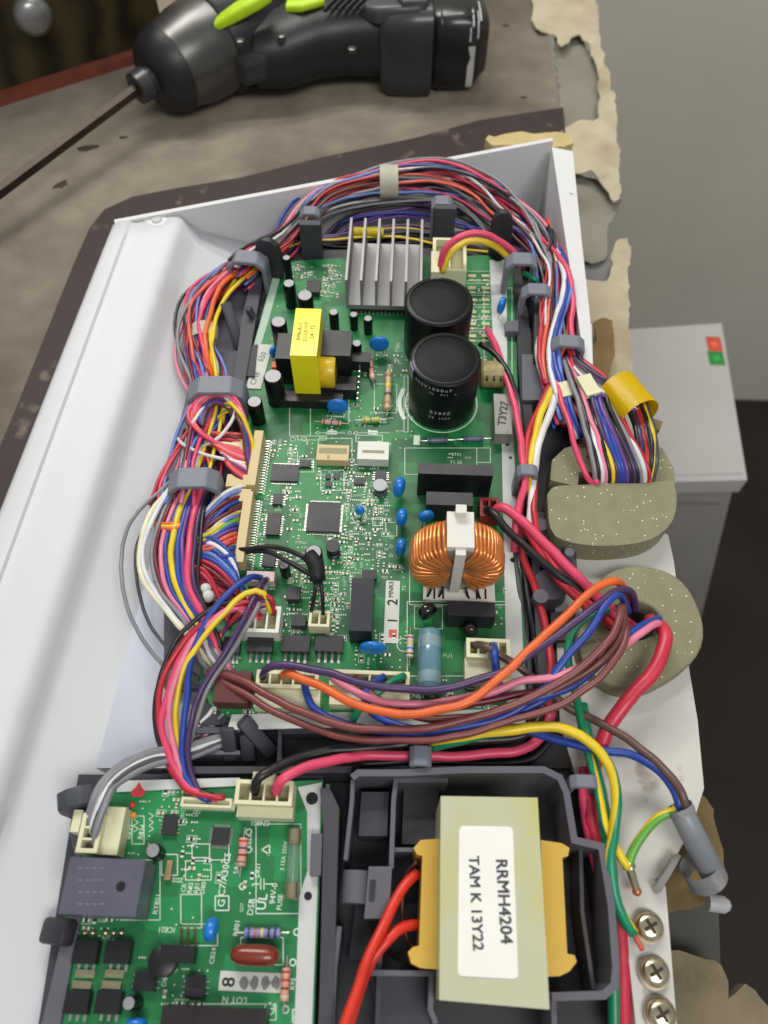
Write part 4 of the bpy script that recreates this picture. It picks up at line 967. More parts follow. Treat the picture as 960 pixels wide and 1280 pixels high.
for z in ((400, 330, 432, 372, .75), (362, 332, 400, 348, .5), (335, 380, 350, 440, .3), (330, 610, 380, 640, .5), (350, 665, 385, 720, .55), (392, 585, 440, 625, .6), (428, 560, 490, 600, .6), (430, 600, 490, 640, .65), (425, 640, 490, 715, .6), (402, 665, 450, 760, .6),
          (322, 615, 340, 690, .5), (318, 695, 350, 760, .5), (350, 715, 430, 800, .65), (300, 740, 350, 800, .4), (408, 745, 440, 800, .5), (355, 600, 385, 625, .4), (330, 550, 395, 578, .3), (350, 640, 384, 665, .45), (470, 700, 510, 725, .35), (585, 345, 612, 470, .18), (440, 440, 520, 470, .25), (520, 850, 640, 885, .3),
          (255, 815, 310, 840, .3), (265, 880, 400, 893, .3), (560, 560, 590, 575, .5), (440, 785, 515, 835, .22), (390, 500, 520, 560, .12), (615, 700, 640, 790, .2)):
    smd.zone(*z[:4], z[4], silk)
smd.finish(mb)
# bank of pale outlined rows near the top right of the board
for j in range(6):
    y = 345+j*15
    bm = BM()
    for i in range(2):
        q = P(590+i*17, y, .3); add_box(bm, (q.x, q.y, .3), (4.5, 2.0, .6)); add_box(bm, (q.x, q.y-3.4, .2), (3.4, 1.2, .4))
    obj('solder_link', bm, mat('link_pale', (188, 190, 150), .45), mb)
    silk.line(581, y-6, 618, y-6, .3); silk.line(581, y+6, 618, y+6, .3)
obj('white_board_printing', silk.bm, M_silk, mb)

# ------------------------------------------------------------------ lower board
lb = thing('small_circuit_board', 'smaller green circuit board in the lower left with a square relay and glass fuse', 'circuit board', P(230, 1130, -1.6))
LB = [(128, 985), (404, 975), (400, 1100), (390, 1330), (36, 1330), (66, 1235), (92, 1075)]
bm = BM(); add_poly(bm, [P(x, y, 0) for x, y in LB], -1.6, 0); M_pcb2 = pcb_mat('board_green_bright', (6, 110, 58), (24, 148, 84), 45); obj('board', bm, M_pcb2, lb)
poly('edge_strip', [(372, 984), (402, 978), (398, 1090), (388, 1330), (366, 1330), (374, 1120), (384, 1090), (384, 1015)], .05, .45, M_edge, lb)
poly('edge_strip', [(146, 976), (300, 972), (300, 982), (146, 990)], .05, .9, M_edge, lb)
poly('edge_strip', [(64, 1240), (80, 1240), (56, 1330), (36, 1330)], .05, .45, M_edge, lb)
for x, y, r_ in ((390, 998, 2.4), (385, 1120, 1.5)):
    c = P(x, y, .5); bm = BM(); add_cyl(bm, (c.x, c.y, 0), (c.x, c.y, .55), r_, n=20); obj('mounting_hole', bm, M_body, lb)
s2 = Print(.1)
connector(99, 1016, 126, 1066, 13, M_conn, lb, 3, 'tall cream socket of the grey wires', horiz=False, wall=1.6, deep=7)
boxpx('connector_shroud', 124, 1008, 152, 1068, 9, M_conn, lb, 0, .5); boxpx('connector_latch', 90, 1012, 101, 1040, 12, M_conn, lb, 0, .5)
c, sx, sy = rect(80, 1072, 176, 1144, 17.5); bm = BM(); add_box(bm, (c.x, c.y, 9), (sx, sy, 17)); bev(bm, .5, 2)
o = obj('square_relay', bm, mat('relay_grey', (88, 88, 104), .36, var=.1, nscale=60, coat=.2), lb, smooth=True, label='square dark grey relay with a round vent')
q = P(151, 1108, 17.5); bm = BM(); add_cyl(bm, q, q+Vector((0, 0, .1)), 1.7); obj('vent_hole', bm, M_body, o)
bm = BM()
for i, y in enumerate((1085, 1100, 1115, 1130)): 
    for k in range(4): q = P(100+k*9, y, 17.55); add_box(bm, (q.x, q.y, 17.56), (1.6, .5, .05))
obj('printing', bm, mat('relay_print', (112, 112, 126), .5), o)
connector(226, 997, 290, 1009, 5, M_conn, lb, 0, 'low cream socket of thin wires', wall=1.0); boxpx('low_connector_front', 228, 1000, 294, 1012, 3.5, mat('clear_cream', (190, 196, 170), .3), lb, 0, .3)
connector(294, 975, 366, 1006, 13, M_conn, lb, 4, 'cream socket with thick black and red wires', wall=1.5); boxpx('connector_skirt', 296, 1007, 366, 1022, 8, M_conn, lb, 0, .5); boxpx('connector_latch', 316, 965, 344, 975, 13, M_conn, lb, 0, .4)
pins_box(265, 1034, 286, 1056, 1.6, lb, 8, 'lrbt'); pins_box(203, 1018, 221, 1043, 2.2, lb, 5, 'lr')
for x0, y0, x1, y1 in ((91, 1176, 121, 1205), (131, 1176, 162, 1205), (80, 1238, 110, 1268), (119, 1238, 150, 1268)): pins_box(x0, y0, x1, y1, 5, lb, 3, 'b', m=M_body, name='power_diode', b=.5, L=2.2, pw=1.0)
M_sold = mat('bright_solder', (208, 198, 160), .18, .9, var=.15, nscale=200)
for x, y in ((106, 1217), (143, 1217), (102, 1231), (139, 1231)): boxpx('solder_tab', x-12, y-5, x+12, y+5, 1.2, M_sold, lb, 0, .3)
bm = BM()
for x in (96, 106, 116, 132, 142, 152): q = P(x, 1166, .6); bmesh.ops.create_icosphere(bm, subdivisions=1, radius=1.3, matrix=Matrix.Translation(q))
obj('solder_beads', bm, M_sold, lb, smooth='all')
pins_box(167, 1214, 194, 1239, 3.5, lb, 3, 'lr', m=M_body); pins_box(231, 1222, 256, 1246, 2.2, lb, 3, 'lr')
boxpx('small_transistor', 236, 1218, 254, 1232, 3, M_body, lb, 0, .3)
ecap(161, 1254, 8.5, 11, lb)
ecap(191, 1063, 9.5, 9, lb, band=False)
# film resistor on chip etc
resistor(305, 1047, 301, 1083, 6.2, lb, (206, 150, 132), [(190, 60, 60), (60, 60, 120), (130, 60, 50), (120, 110, 100)], 3)
resistor(305, 1166, 351, 1166, 6.2, lb, (120, 128, 176), [(60, 60, 120), (200, 90, 60), (210, 190, 90), (50, 52, 70), (50, 52, 90)], 3.2, lead=7)
resistor(358, 1209, 355, 1252, 5.6, lb, (204, 150, 132), [(180, 60, 50), (180, 60, 50), (130, 60, 50), (200, 190, 170)], 3)
a, b = P(288, 1194, 5), P(350, 1194, 5); bm = BM(); c_ = (a+b)/2; L_ = (b-a).length
bmesh.ops.create_uvsphere(bm, u_segments=24, v_segments=14, radius=1)
for v in bm.verts:
    k = v.co; v.co = c_+Vector((abs(k.x)**.5*math.copysign(1, k.x)*L_/2, k.y*3.6, abs(k.z)**.7*math.copysign(1, k.z)*5))
obj('film_capacitor', bm, mat('brown_dipped', (120, 42, 22), .3, var=.08, nscale=60, coat=.5), lb, smooth='all', label='dipped reddish brown capacitor')
disc(264, 1162, 14, 7, lb, 1.5, 5, stretch=1.0, label='blue disc capacitor seen edge on'); disc(171, 1280, 13, 6, lb, 0, 4, label='blue disc capacitor at the near edge')
# three pin regulator
c, sx, sy = rect(200, 1180, 242, 1205, 7); bm = BM(); add_box(bm, (c.x, c.y, 4), (sx, sy*.9, 6.4)); bev(bm, .5); o = obj('regulator', bm, M_body, lb, label='black three pin regulator lying towards the viewer')
bm = BM(); q = P(203, 1202, 5); add_lathe(bm, (q.x, q.y, 1), (0, 0, 1), [(0, 5), (5, 5), (5.5, 4)], 20); obj('regulator_tab', bm, M_body, o, smooth=True)
bm = BM()
for x in (229, 237, 246): a, b = P(x-4, 1180, 5), P(x, 1160, .5); add_box(bm, (a+b)/2, (1.0, (b-a).length, .6), tilt=('X', .6))
obj('legs', bm, M_sold, o)
boxpx('near_relay', 198, 1258, 330, 1330, 12, mat('near_relay', (34, 30, 30), .4, var=.2, nscale=100), lb, 0, .6, label='dark component at the near edge')
boxpx('shunt_strip', 207, 1075, 214, 1100, 2, M_tan, lb, 0, .2)
# glass fuse
zf = 5
a, b = P(369, 1036, zf), P(364, 1125, zf); d = (b-a); L_ = d.length; d.normalize()
M_cap_b = mat('fuse_cap', (190, 178, 150), .25, .9, var=.1, nscale=200)
bm = BM(); add_lathe(bm, a+d*(L_*.2), d, [(0, 2.2), (L_*.62, 2.2)], 20); fg = obj('glass_fuse', bm, mat('fuse_glass', (200, 235, 215), .05, var=0, trans=.85, ior=1.3), lb, smooth=True, label='glass tube fuse with metal end caps')
bm = BM(); add_cyl(bm, a+d*L_*.1, b-d*L_*.1, .25, n=6); obj('fuse_wire', bm, M_pin, fg)
for t0 in (0, .76):
    bm = BM(); add_lathe(bm, a+d*L_*t0, d, [(0, 2.1), (.3, 2.5), (L_*.24-.3, 2.5), (L_*.24, 2.1)], 20); obj('end_cap', bm, M_cap_b, fg, smooth=True)
o = sticker('paper_label', 274, 1215, 361, 1240, .4, lb, [('8', 286, 1228, 6.5)], 0, R(90), 'white paper label with a hand drawn 8 and grey smudges')
bm = BM()
for i, x in enumerate((305, 318, 332, 345)):
    q = P(x, 1228, .46); n = 10; r0 = random.Random(i); bm.faces.new([bm.verts.new((q.x+1.7*r0.uniform(.75, 1.1)*cos(2*pi*k/n), q.y+2.3*r0.uniform(.75, 1.1)*sin(2*pi*k/n), .44)) for k in range(n)])
obj('smudges', bm, mat('grey_smudge', (120, 124, 122), .7, var=.2), o)
for q in ((320, 1030, 376, 1142), (301, 1172, 354, 1206), (226, 1118, 252, 1160), (226, 1155, 272, 1182), (165, 1020, 180, 1055), (202, 1068, 222, 1094), (232, 1076, 264, 1100), (150, 1075, 200, 1150), (245, 1255, 345, 1275), (240, 1055, 262, 1072), (262, 1055, 286, 1075)): s2.rect(*q, w=.35)
s2.rect(269, 1120, 286, 1138, .45); s2.rect(366, 1262, 382, 1278, .5)
for tx, x, y, s_, rt, bo in (('C7/A30CS', 281, 1093, 3.5, 88, .010), ('G', 277, 1129, 3.8, 88, .010), ('DSB', 314, 1134, 3.2, 88, .008), ('UL', 328, 1128, 4.6, 88, .016), ('94V-0', 342, 1117, 3.0, 88, .008), ('FUSE', 350, 1128, 2.5, 88, .01), ('3.15A 250V', 355, 1070, 2.2, 88, .01), ('LOT N', 293, 1250, 3.0, 180, .01), ('B', 374, 1270, 4.6, 90, .02),
                            ('CN801', 325, 1029, 2.6, 180, .01), ('IC821', 208, 1162, 2.6, 180, .01), ('R832', 163, 1040, 2.6, 88, .01), ('R834', 177, 1040, 2.6, 88, .01), ('C821', 322, 1088, 2.4, 88, .01), ('RY801', 196, 1130, 2.6, 88, .01), ('JP1', 192, 1196, 2.4, 180, .01), ('R801', 296, 1160, 2.6, 88, .01), ('SA1', 296, 1085, 2.6, 88, .01), ('C824', 266, 1195, 2.4, 88, .01), ('R851', 312, 1052, 2.4, 88, .01),
                            ('CR', 230, 1110, 2.4, 88, .01), ('R82', 238, 1110, 2.4, 88, .01), ('R81', 246, 1110, 2.4, 88, .01), ('D80', 254, 1110, 2.4, 88, .01), ('ZD2', 222, 1100, 2.2, 180, .01), ('D83', 206, 1225, 2.4, 88, .01), ('R95', 366, 1230, 2.4, 88, .01)):
    s2.text(tx, x, y, s_, R(rt), bold=bo)
s2.line(326, 1098, 326, 1112, .4); s2.line(330, 1098, 330, 1112, .4); s2.line(330, 1105, 342, 1105, .4); s2.line(316, 1105, 326, 1105, .4); s2.line(336, 1066, 336, 1070, .4)
tri = [(327, 1062), (337, 1056), (337, 1068)]
for i in range(3): s2.line(*tri[i], *tri[(i+1) % 3], .5)
for xx in (167, 186):   # zig-zag resistor symbols
    y = 1016
    for i in range(6): s2.line(xx+(i % 2)*6, y+i*4, xx+((i+1) % 2)*6, y+(i+1)*4, .3)
for x, y in ((311, 1040), (303, 1108), (311, 1062), (371, 1165), (366, 1203), (357, 1262)): s2.ring(x, y, 1.3, .5)
s2.ring(337, 1261, 1.9, .4); s2.line(333, 1261, 341, 1261, .4)
smd2 = Smd()
for z in ((195, 985, 262, 1030, .7), (222, 1030, 262, 1072, .75), (225, 1070, 285, 1100, .7), (155, 990, 200, 1015, .5), (180, 1015, 204, 1060, .4), (286, 1030, 298, 1060, .5), (160, 1060, 225, 1072, .3), (225, 1100, 262, 1115, .5), (206, 1130, 250, 1160, .2), (200, 1205, 272, 1260, .45), (160, 1190, 200, 1214, .3), (150, 1270, 205, 1290, .3), (296, 1090, 330, 1150, .08), (100, 1145, 160, 1175, .5)):
    smd2.zone(*z[:4], z[4], s2)
smd2.finish(lb)
# small coloured lamps
for (x, y, cl, nm) in ((166, 1006, (220, 60, 60), 'red_led'), (167, 1019, (225, 150, 50), 'amber_led')):
    q = P(x, y, 1); bm = BM(); bmesh.ops.create_icosphere(bm, subdivisions=2, radius=1.3, matrix=Matrix.Translation(q)); obj(nm, bm, mat(nm, cl, .3), lb, smooth='all')
poly('red_marker_blot', [(163, 990), (170, 984), (174, 977), (177, 984), (182, 990), (178, 996), (166, 996)], .95, 1.1, mat('red_marker', (200, 60, 70), .6, var=.2), lb)
obj('white_board_printing', s2.bm, M_silk, lb)

# ================================================================== POWER TRANSFORMER
zt_ = 26
pt = thing('power_transformer', 'boxy transformer in cream tape with a printed label and two yellow flanges', 'transformer', P(610, 1130, -18))
M_lam = mat('cream_wrap', (186, 189, 160), .4, var=.05, nscale=20, coat=.3, dirt=((188, 182, 104), 20, .50, .64))
L = [P(551, 995, zt_), P(672, 997, zt_), P(687, 1262, zt_), P(549, 1250, zt_)]
bm = BM(); add_poly(bm, L, -16, zt_); bev(bm, .8, 2); obj('core', bm, M_lam, pt, smooth=True)
bm = BM(); lp = [P(x, y, zt_+.4) for x, y in ((574, 1032), (641, 1033), (648, 1224), (572, 1220))]; add_poly(bm, lp, zt_+.08, zt_+.35); es = [e for e in bm.edges if abs(e.verts[0].co.z-e.verts[1].co.z) > .1]
bmesh.ops.bevel(bm, geom=es, offset=1.6, segments=4, profile=.5, affect='EDGES'); lab = obj('label', bm, mat('label_paper', (232, 232, 226), .5, var=.02), pt, label='white label reading RRMH4204 TAM K 13Y22')
bm = BM(); add_text(bm, 'RRMH4204', 5.6, P(629, 1126, zt_+.45), R(-88), 1.0, bold=.018); add_text(bm, 'TAM K 13Y22', 5.0, P(594, 1128, zt_+.45), R(-88), 1.0, bold=.018); obj('printing', bm, mat('ink_grey', (62, 62, 70), .6, var=0), lab)
M_yl = mat('yellow_flange', (206, 168, 70), .4, var=.04, nscale=60, coat=.3)
for nm, L_ in (('flange', [(552, 1048), (526, 1050), (517, 1060), (521, 1068), (528, 1070), (524, 1182), (516, 1184), (510, 1190), (514, 1204), (526, 1210), (552, 1212)]), ('flange', [(676, 1050), (702, 1054), (712, 1060), (710, 1070), (703, 1072), (709, 1192), (718, 1194), (721, 1202), (712, 1214), (700, 1220), (682, 1221)])):
    poly(nm, L_, -16, 13, M_yl, pt, b=1.2)
# ================================================================== WIRES
def cols(s, n, seed=0):
    names = dict(r='red', p='pink', l='lpink', o='orange', y='yellow', b='blue', B='lblue', u='purple', k='black', g='grey', w='white', n='brown', m='maroon', s='salmon', v='violet', c='cream', t='brown2')
    rnd = random.Random(seed); L = [names[ch] for ch in s]; return [rnd.choice(L) for _ in range(n)]
def tape_band(px, py, z, rx, rz, wd, dirn, m, parent, name='tape_band'):
    c = P(px, py, z); d = Vector(dirn).normalized(); side = Vector((0, 0, 1)).cross(d).normalized(); up = d.cross(side); bm = BM(); n = 24
    A = [bm.verts.new(c-d*wd/2+side*cos(2*pi*i/n)*rx+up*sin(2*pi*i/n)*rz) for i in range(n)]; B = [bm.verts.new(c+d*wd/2+side*cos(2*pi*i/n)*rx*.97+up*sin(2*pi*i/n)*rz) for i in range(n)]
    for i in range(n): bm.faces.new((A[i], A[(i+1) % n], B[(i+1) % n], B[i]))
    r = bmesh.ops.solidify(bm, geom=bm.faces[:], thickness=.5)
    return obj(name, bm, m, parent, smooth=True)
M_wtape = mat('white_tape', (226, 226, 208), .55, var=.05, nscale=80)
# 1 the long harness round the far end of the board
h1 = thing('wire_harness', 'thick multicolour wire harness arching along the far case wall under a white tape band', 'wire harness', P(500, 230, -5))
bundle([(292, 345, 8, 8), (320, 322, 6, 8), (352, 302, 6, 8), (385, 262, 8, 8), (420, 240, 10, 8), (485, 226, 12, 8), (545, 222, 12, 9), (600, 240, 10, 11), (640, 268, 8, 10), (672, 298, 9, 7), (690, 342, 11, 6), (689, 400, 9, 7), (690, 450, 6, 7)],
       cols('rpsmmllBbbuvukwgwgpBn', 42, 3), 9, .9, h1, flat=.9, wob=.33, seed=3, n=6)
bundle([(360, 300, 2, 5), (400, 266, 4, 5), (450, 250, 3, 5), (520, 243, 3, 6), (570, 252, 2, 6), (610, 285, 0, 5), (622, 310, 0, 4)], ['grey', 'white', 'cream', 'grey', 'grey', 'purple', 'black', 'dgrey'], 5, 1.0, h1, wob=.2, seed=5)
bundle([(330, 322, 0, 4), (375, 302, 0, 3), (430, 298, -1, 5), (500, 292, -2, 5), (560, 300, -2, 5), (640, 316, 0, 4), (690, 330, 4, 5)], cols('ukkubgkvy', 13, 7), 6, .9, h1, wob=.35, seed=9)
bundle([(402, 306, -5, 3), (435, 276, -3, 5), (500, 262, -3, 6), (560, 270, -3, 6), (620, 290, -3, 5)], cols('uuvbk', 9, 17), 6, .9, h1, wob=.45, seed=19)
tape_band(486, 227, 12, 10.5, 9.5, 11, (1, .05, 0), M_wtape, h1)
tape_band(461, 291, 0, 3.6, 3.2, 18, (1, 0, 0), mat('yellow_sleeve', (225, 205, 20), .35, coat=.2), h1, 'yellow_sleeve')
# 2 the harness down the left side
h2 = thing('wire_harness', 'multicolour wire harness down the upper left with a cream tape band', 'wire harness', P(245, 420, -8))
bundle([(352, 304, 2, 5), (318, 328, 3, 7), (280, 350, 3, 8), (250, 385, 4, 10), (243, 430, 5, 10), (256, 470, 6, 9), (262, 510, 4, 8), (245, 560, 4, 9), (232, 600, 5, 10), (222, 640, 4, 11)],
       cols('rpmmlpyBbuukkgvmlwmBb', 38, 5), 10, .98, h2, flat=.7, wob=.38, seed=4)
wire([(258, 486, 4), (240, 440, 10), (238, 385, 10), (252, 362, 12), (285, 338, 9), (325, 318, 6)], 1.1, 'salmon', h2); wire([(264, 488, 5), (254, 440, 12), (250, 400, 12), (262, 368, 11), (292, 340, 8), (325, 316, 6)], 1.2, 'pink', h2)
wire([(280, 490, 4), (264, 440, 11), (275, 385, 11), (300, 352, 9), (326, 332, 6)], 1.1, 'yellow', h2); wire([(272, 488, 4), (257, 440, 12), (262, 395, 13), (276, 360, 12), (305, 335, 7), (330, 318, 5)], 1.3, 'orange', h2)
tape_band(255, 418, 7, 7.5, 6, 9, (.1, -1, 0), M_wtape, h2)
# 3 loops into the edge connector
h3 = thing('wire_harness', 'looped pink, red and white wires fanning into the upper edge connector', 'wire harness', P(275, 540, -5))
rnd = random.Random(21)
for i, c in enumerate(['pink', 'salmon', 'pink', 'lpink', 'salmon', 'red', 'pink', 'cream', 'lpink', 'violet', 'maroon', 'red', 'salmon', 'pink', 'maroon']):
    j = i*1.2; e = 566+i*3.0
    x0 = 240+rnd.uniform(-4, 5)
    wire([(262+j*.5, 492+j*.4, 12), (x0+2, 508+j*.3, 13-i*.3), (x0, 526+j*.6, 13-i*.4), (258+j, 547+j*.6, 12-i*.4), (285, 560+i*1.6, 9), (313, e, 6)], 1.05, c, h3, step=2)
for i, c in enumerate(['pink', 'lpink', 'salmon', 'pink', 'purple', 'blue', 'violet', 'brown']):
    j = i*1.8; wire([(240+j, 520+j, 12), (246+j, 500+j, 15-i*.5), (270, 490+j, 17-i*.6), (295-j*.6, 500+j*.9, 16-i*.6), (307-j*.4, 530, 14), (311, 560+i*4, 7), (312, 570+i*5, 5)], 1.1, c, h3, step=2)
for i in range(5): wire([(262+i*4, 530, 3), (284, 515-i*3, 10+i), (303, 516+i*2, 12+i), (313+i*.7, 545+i*3, 9), (315-i*.5, 565+i*6, 5)], .95, 'yellow' if i % 2 == 0 else 'lime', h3, step=2)
wire([(222, 548, 4), (232, 558, 9), (262, 570, 10), (300, 578, 8), (312, 580, 6)], .9, 'white', h3)
wire([(248, 560, 6), (275, 546, 10), (295, 515, 14), (280, 497, 15), (262, 500, 13), (240, 530, 13)], .9, 'white', h3)
for i, c in enumerate(['salmon', 'maroon', 'red', 'cream', 'salmon']): wire([(262, 541+i*4, 6), (285, 542+i*4, 8), (313, 544+i*5, 6)], .95, c, h3)
bundle([(228, 545, 3, 5), (250, 560, 2, 5), (262, 585, 2, 6), (245, 610, 4, 6)], cols('bBonku', 12, 2), 5, 1, h3, wob=.3, seed=31)
bundle([(270, 500, 2, 5), (278, 530, 0, 7), (282, 560, 0, 7)], cols('ukkubm', 12, 2), 6, 1, h3, wob=.3, seed=35)
# 4 the lower left harness
h4 = thing('wire_harness', 'blue, yellow and red wires fanning into lower edge connector and down the left', 'wire harness', P(250, 680, -8))
fan = [('white', 606), ('lblue', 612), ('maroon', 618), ('purple', 622), ('blue', 627), ('maroon', 632), ('cream', 638), ('yellow', 641), ('yellow', 646), ('lblue', 645), ('lime', 650), ('blue', 655), ('yellow', 653), ('violet', 660), ('salmon', 666), ('salmon', 671), ('red', 676), ('blue', 682), ('brown', 688), ('blue', 692)]
for i, (c, y) in enumerate(fan):
    xe_ = 306-(y-606)*.14; r2 = random.Random(i)
    if y < 640: L = [(xe_, y, 6), (285, y+8, 11), (262, y+26, 11), (248, y+50, 6), (244, 700, 0)]
    else: L = [(xe_, y, 6), (288, y+3, 11), (262, 655+(y-640)*.7+8, 12-i*.1), (244, 672+(y-640)*.5, 8), (232, 690, 1)]
    wire([(a+r2.uniform(-1.5, 1.5), b+r2.uniform(-1.5, 1.5), z+r2.uniform(-1, 1)) for a, b, z in L], .95, c, h4, step=2)
main = [('cream', -30, 1.3), ('white', -26, 1.2), ('grey', -18, 1), ('maroon', -14, 1), ('lpink', -9, 1.1), ('yellow', 2, 1.5), ('blue', 8, 1.3), ('violet', 12, 1.2), ('pink', 18, 1.6), ('purple', 24, 1.1), ('black', 28, 1.0), ('blue', -4, 1.0), ('maroon', 20, 1.0)]
for i, (c, off, r_) in enumerate(main):
    k = off/30
    wire([(240+off*.8, 606, 8), (228+off*1.15+(-6 if k > 0 else -3), 640, 11), (212+off*1.3, 690, 11), (218+off*1.1, 735, 10), (242+off*.8, 775, 8), (262+off*.5, 810, 4), (270+off*.3, 845, -4)], r_, c, h4, step=3)
for i in range(6): wire([(286, 770+i*2, 2), (262, 745-i*5, 4+i), (235, 722-i*3, 5+i), (206, 705-i*2, 8), (203+i*3, 680, 8), (212+i*2, 640, 8)], 1.0, ['pink', 'lpink', 'red', 'maroon', 'pink', 'red'][i], h4)
for i in range(7): wire([(244, 672+i*5, 8), (268, 674+i*7, 12-i*.5), (290, 695+i*7, 11-i*.5), (298, 722+i*4, 6)], 1.1, ['blue', 'white', 'blue', 'lblue', 'blue', 'red', 'maroon'][i], h4)
for i in range(10): wire([(238+i, 706+i*5, 4), (262, 704+i*5, 6), (290, 716+i*5, 4), (306, 740+i*3, 1)], 1.1, ['blue', 'blue', 'lblue', 'red', 'maroon', 'maroon', 'red', 'maroon', 'purple', 'maroon'][i], h4)
for i, c in enumerate(['orange', 'yellow', 'salmon']): wire([(192+i*2, 654+i*3, 9), (205, 655+i*3, 12), (222, 654+i*3, 12), (236, 650, 8)], .9, c, h4)
c = P(260, 745, 8); tg = thing('white_clamp', 'little white plastic clamp among the wires left of the white socket', 'clamp', c); bm = BM(); 
bmesh.ops.create_icosphere(bm, subdivisions=2, radius=3, matrix=Matrix.Translation(c)); bmesh.ops.create_icosphere(bm, subdivisions=2, radius=2.6, matrix=Matrix.Translation(P(257, 736, 9))); obj('jaw', bm, mat('white_clamp', (205, 205, 200), .5), tg, smooth='all')
bundle([(236, 600, -4, 9), (232, 650, -5, 14), (238, 700, -5, 16), (258, 760, -5, 13)], cols('kkkuubmm', 26, 4), 12, 1.1, h4, wob=.2, seed=77, flat=.3)
# long grey loops at far left
h5 = thing('wire_pair', 'pair of thin grey wires looping out over the white case at left', 'wire pair', P(160, 700, -15))
wire([(240, 572, 4), (215, 600, 8), (172, 640, 10), (152, 690, 9), (158, 750, 8), (182, 805, 3), (232, 862, -2), (250, 905, -8)], .9, 'grey', h5)
wire([(212, 598, 6), (188, 640, 6), (170, 690, 5), (176, 750, 2), (200, 800, 0), (250, 850, -2)], .8, 'dgrey', h5)
# 5 loop from the white socket down to the small board
h6 = thing('wire_harness', 'loop of red, pink, yellow and blue wires from white socket to small board', 'wire harness', P(230, 880, -10))
lp = [('black', 208, 1.0), ('red', 212, 1.3), ('pink', 217, 1.5), ('lpink', 224, 1.2), ('yellow', 232, 1.3), ('blue', 243, 1.4), ('purple', 262, 1.2)]
for i, (c, xm, r_) in enumerate(lp):
    st = (316+i*4, 766-(i % 3)*2, 9)
    top = (300+i*5, 742+i*3, 17-i*.5)
    if c in ('yellow',): L = [(338, 766, 9), (330, 742, 16), (308, 742, 17), (272, 775, 15), (244, 815, 12), (226, 850, 8), (220, 900, 4), (226, 950, 2), (240, 985, 5), (256, 998, 5)]
    elif c == 'blue': L = [(326, 722, 7), (312, 722, 14), (290, 738, 16), (258, 775, 15), (240, 820, 12), (232, 880, 8), (226, 930, 5), (230, 965, 5), (246, 992, 5), (262, 1000, 5)]
    elif c == 'purple': L = [(334, 724, 7), (326, 730, 14), (306, 775, 16), (272, 830, 13), (250, 870, 10), (240, 900, 7), (236, 950, 5), (246, 985, 5), (266, 1000, 5)]
    elif c == 'black': L = [(298, 748, 14), (262, 762, 15), (226, 792, 13), (201, 840, 9), (193, 890, 6), (204, 940, 4), (232, 980, 5), (268, 995, 6)]
    elif c == 'red': L = [(324, 770, 9), (308, 752, 15), (270, 770, 15), (230, 800, 12), (204, 845, 9), (197, 895, 6), (206, 950, 4), (234, 988, 5), (270, 997, 6), (280, 996, 5)]
    elif c == 'pink': L = [(326, 772, 8), (300, 760, 14), (262, 778, 14), (232, 810, 12), (212, 860, 8), (204, 905, 6), (213, 950, 5), (236, 984, 5), (272, 999, 5)]
    else: L = [(320, 776, 8), (290, 760, 15), (252, 790, 13), (226, 830, 11), (213, 880, 7), (217, 935, 5), (236, 980, 5), (258, 999, 5)]
    wire(L, r_, c, h6)
wire([(334, 730, 9), (318, 765, 14), (290, 815, 12), (262, 855, 10), (246, 900, 5), (236, 930, 0)], 1.2, 'grey', h6)
for i, c in enumerate(['red', 'maroon', 'violet', 'orange', 'purple']): wire([(342, 768, 8), (338-i, 748+i*2, 15-i), (318-i*3, 745+i*6, 14-i), (292-i*4, 775+i*4, 9-i), (272, 795+i*3, 3)], 1.1, c, h6)
bundle([(246, 770, 4, 4), (262, 820, 4, 6), (280, 850, 0, 5), (275, 885, -6, 5), (240, 925, -8, 4)], ['white', 'grey', 'white', 'grey', 'cream', 'grey', 'white', 'dgrey', 'lpink'], 5, 1.1, h6, wob=.3, seed=8)
# grey wires to the cream socket
h7 = thing('wire_group', 'four grey and white wires curving into the tall cream socket of the small board', 'wires', P(170, 950, -8))
for i, c in enumerate(['grey', 'grey', 'white', 'dgrey', 'grey']):
    wire([(280, 918+i*3, -6), (240, 930+i*4, -1), (190, 938+i*5, 7), (150, 955+i*6, 13), (122+i*4, 985+i*3, 16), (112+i*2, 1015+i*7, 13), (113+i*1.5, 1028+i*8, 6)], 1.35, c, h7)
# pink/green pieces lying under
# 6 twin thin black wires of the tiny socket
h8 = thing('sleeved_wire_pair', 'thin black wire pair through a black sleeve into the small cream socket', 'wire pair', P(370, 710, 5))
wire([(280, 688, 3), (310, 686, 10), (345, 684, 14), (378, 695, 18), (398, 712, 19)], 1.1, 'black', h8); wire([(290, 692, 3), (330, 689, 10), (360, 702, 14), (382, 715, 16), (396, 722, 16)], 1.1, 'black', h8)
bm = BM(); add_tube(bm, spline(px3([(386, 694, 20), (395, 706, 20), (397, 726, 18)]), 2), 3.4, 12); obj('black_sleeve', bm, mat('matte_sleeve', (24, 22, 26), .6), h8, smooth='all')
wire([(396, 724, 18), (393, 745, 14), (389, 766, 7)], .9, 'black', h8); wire([(400, 724, 18), (403, 745, 14), (404, 768, 7)], .9, 'black', h8)
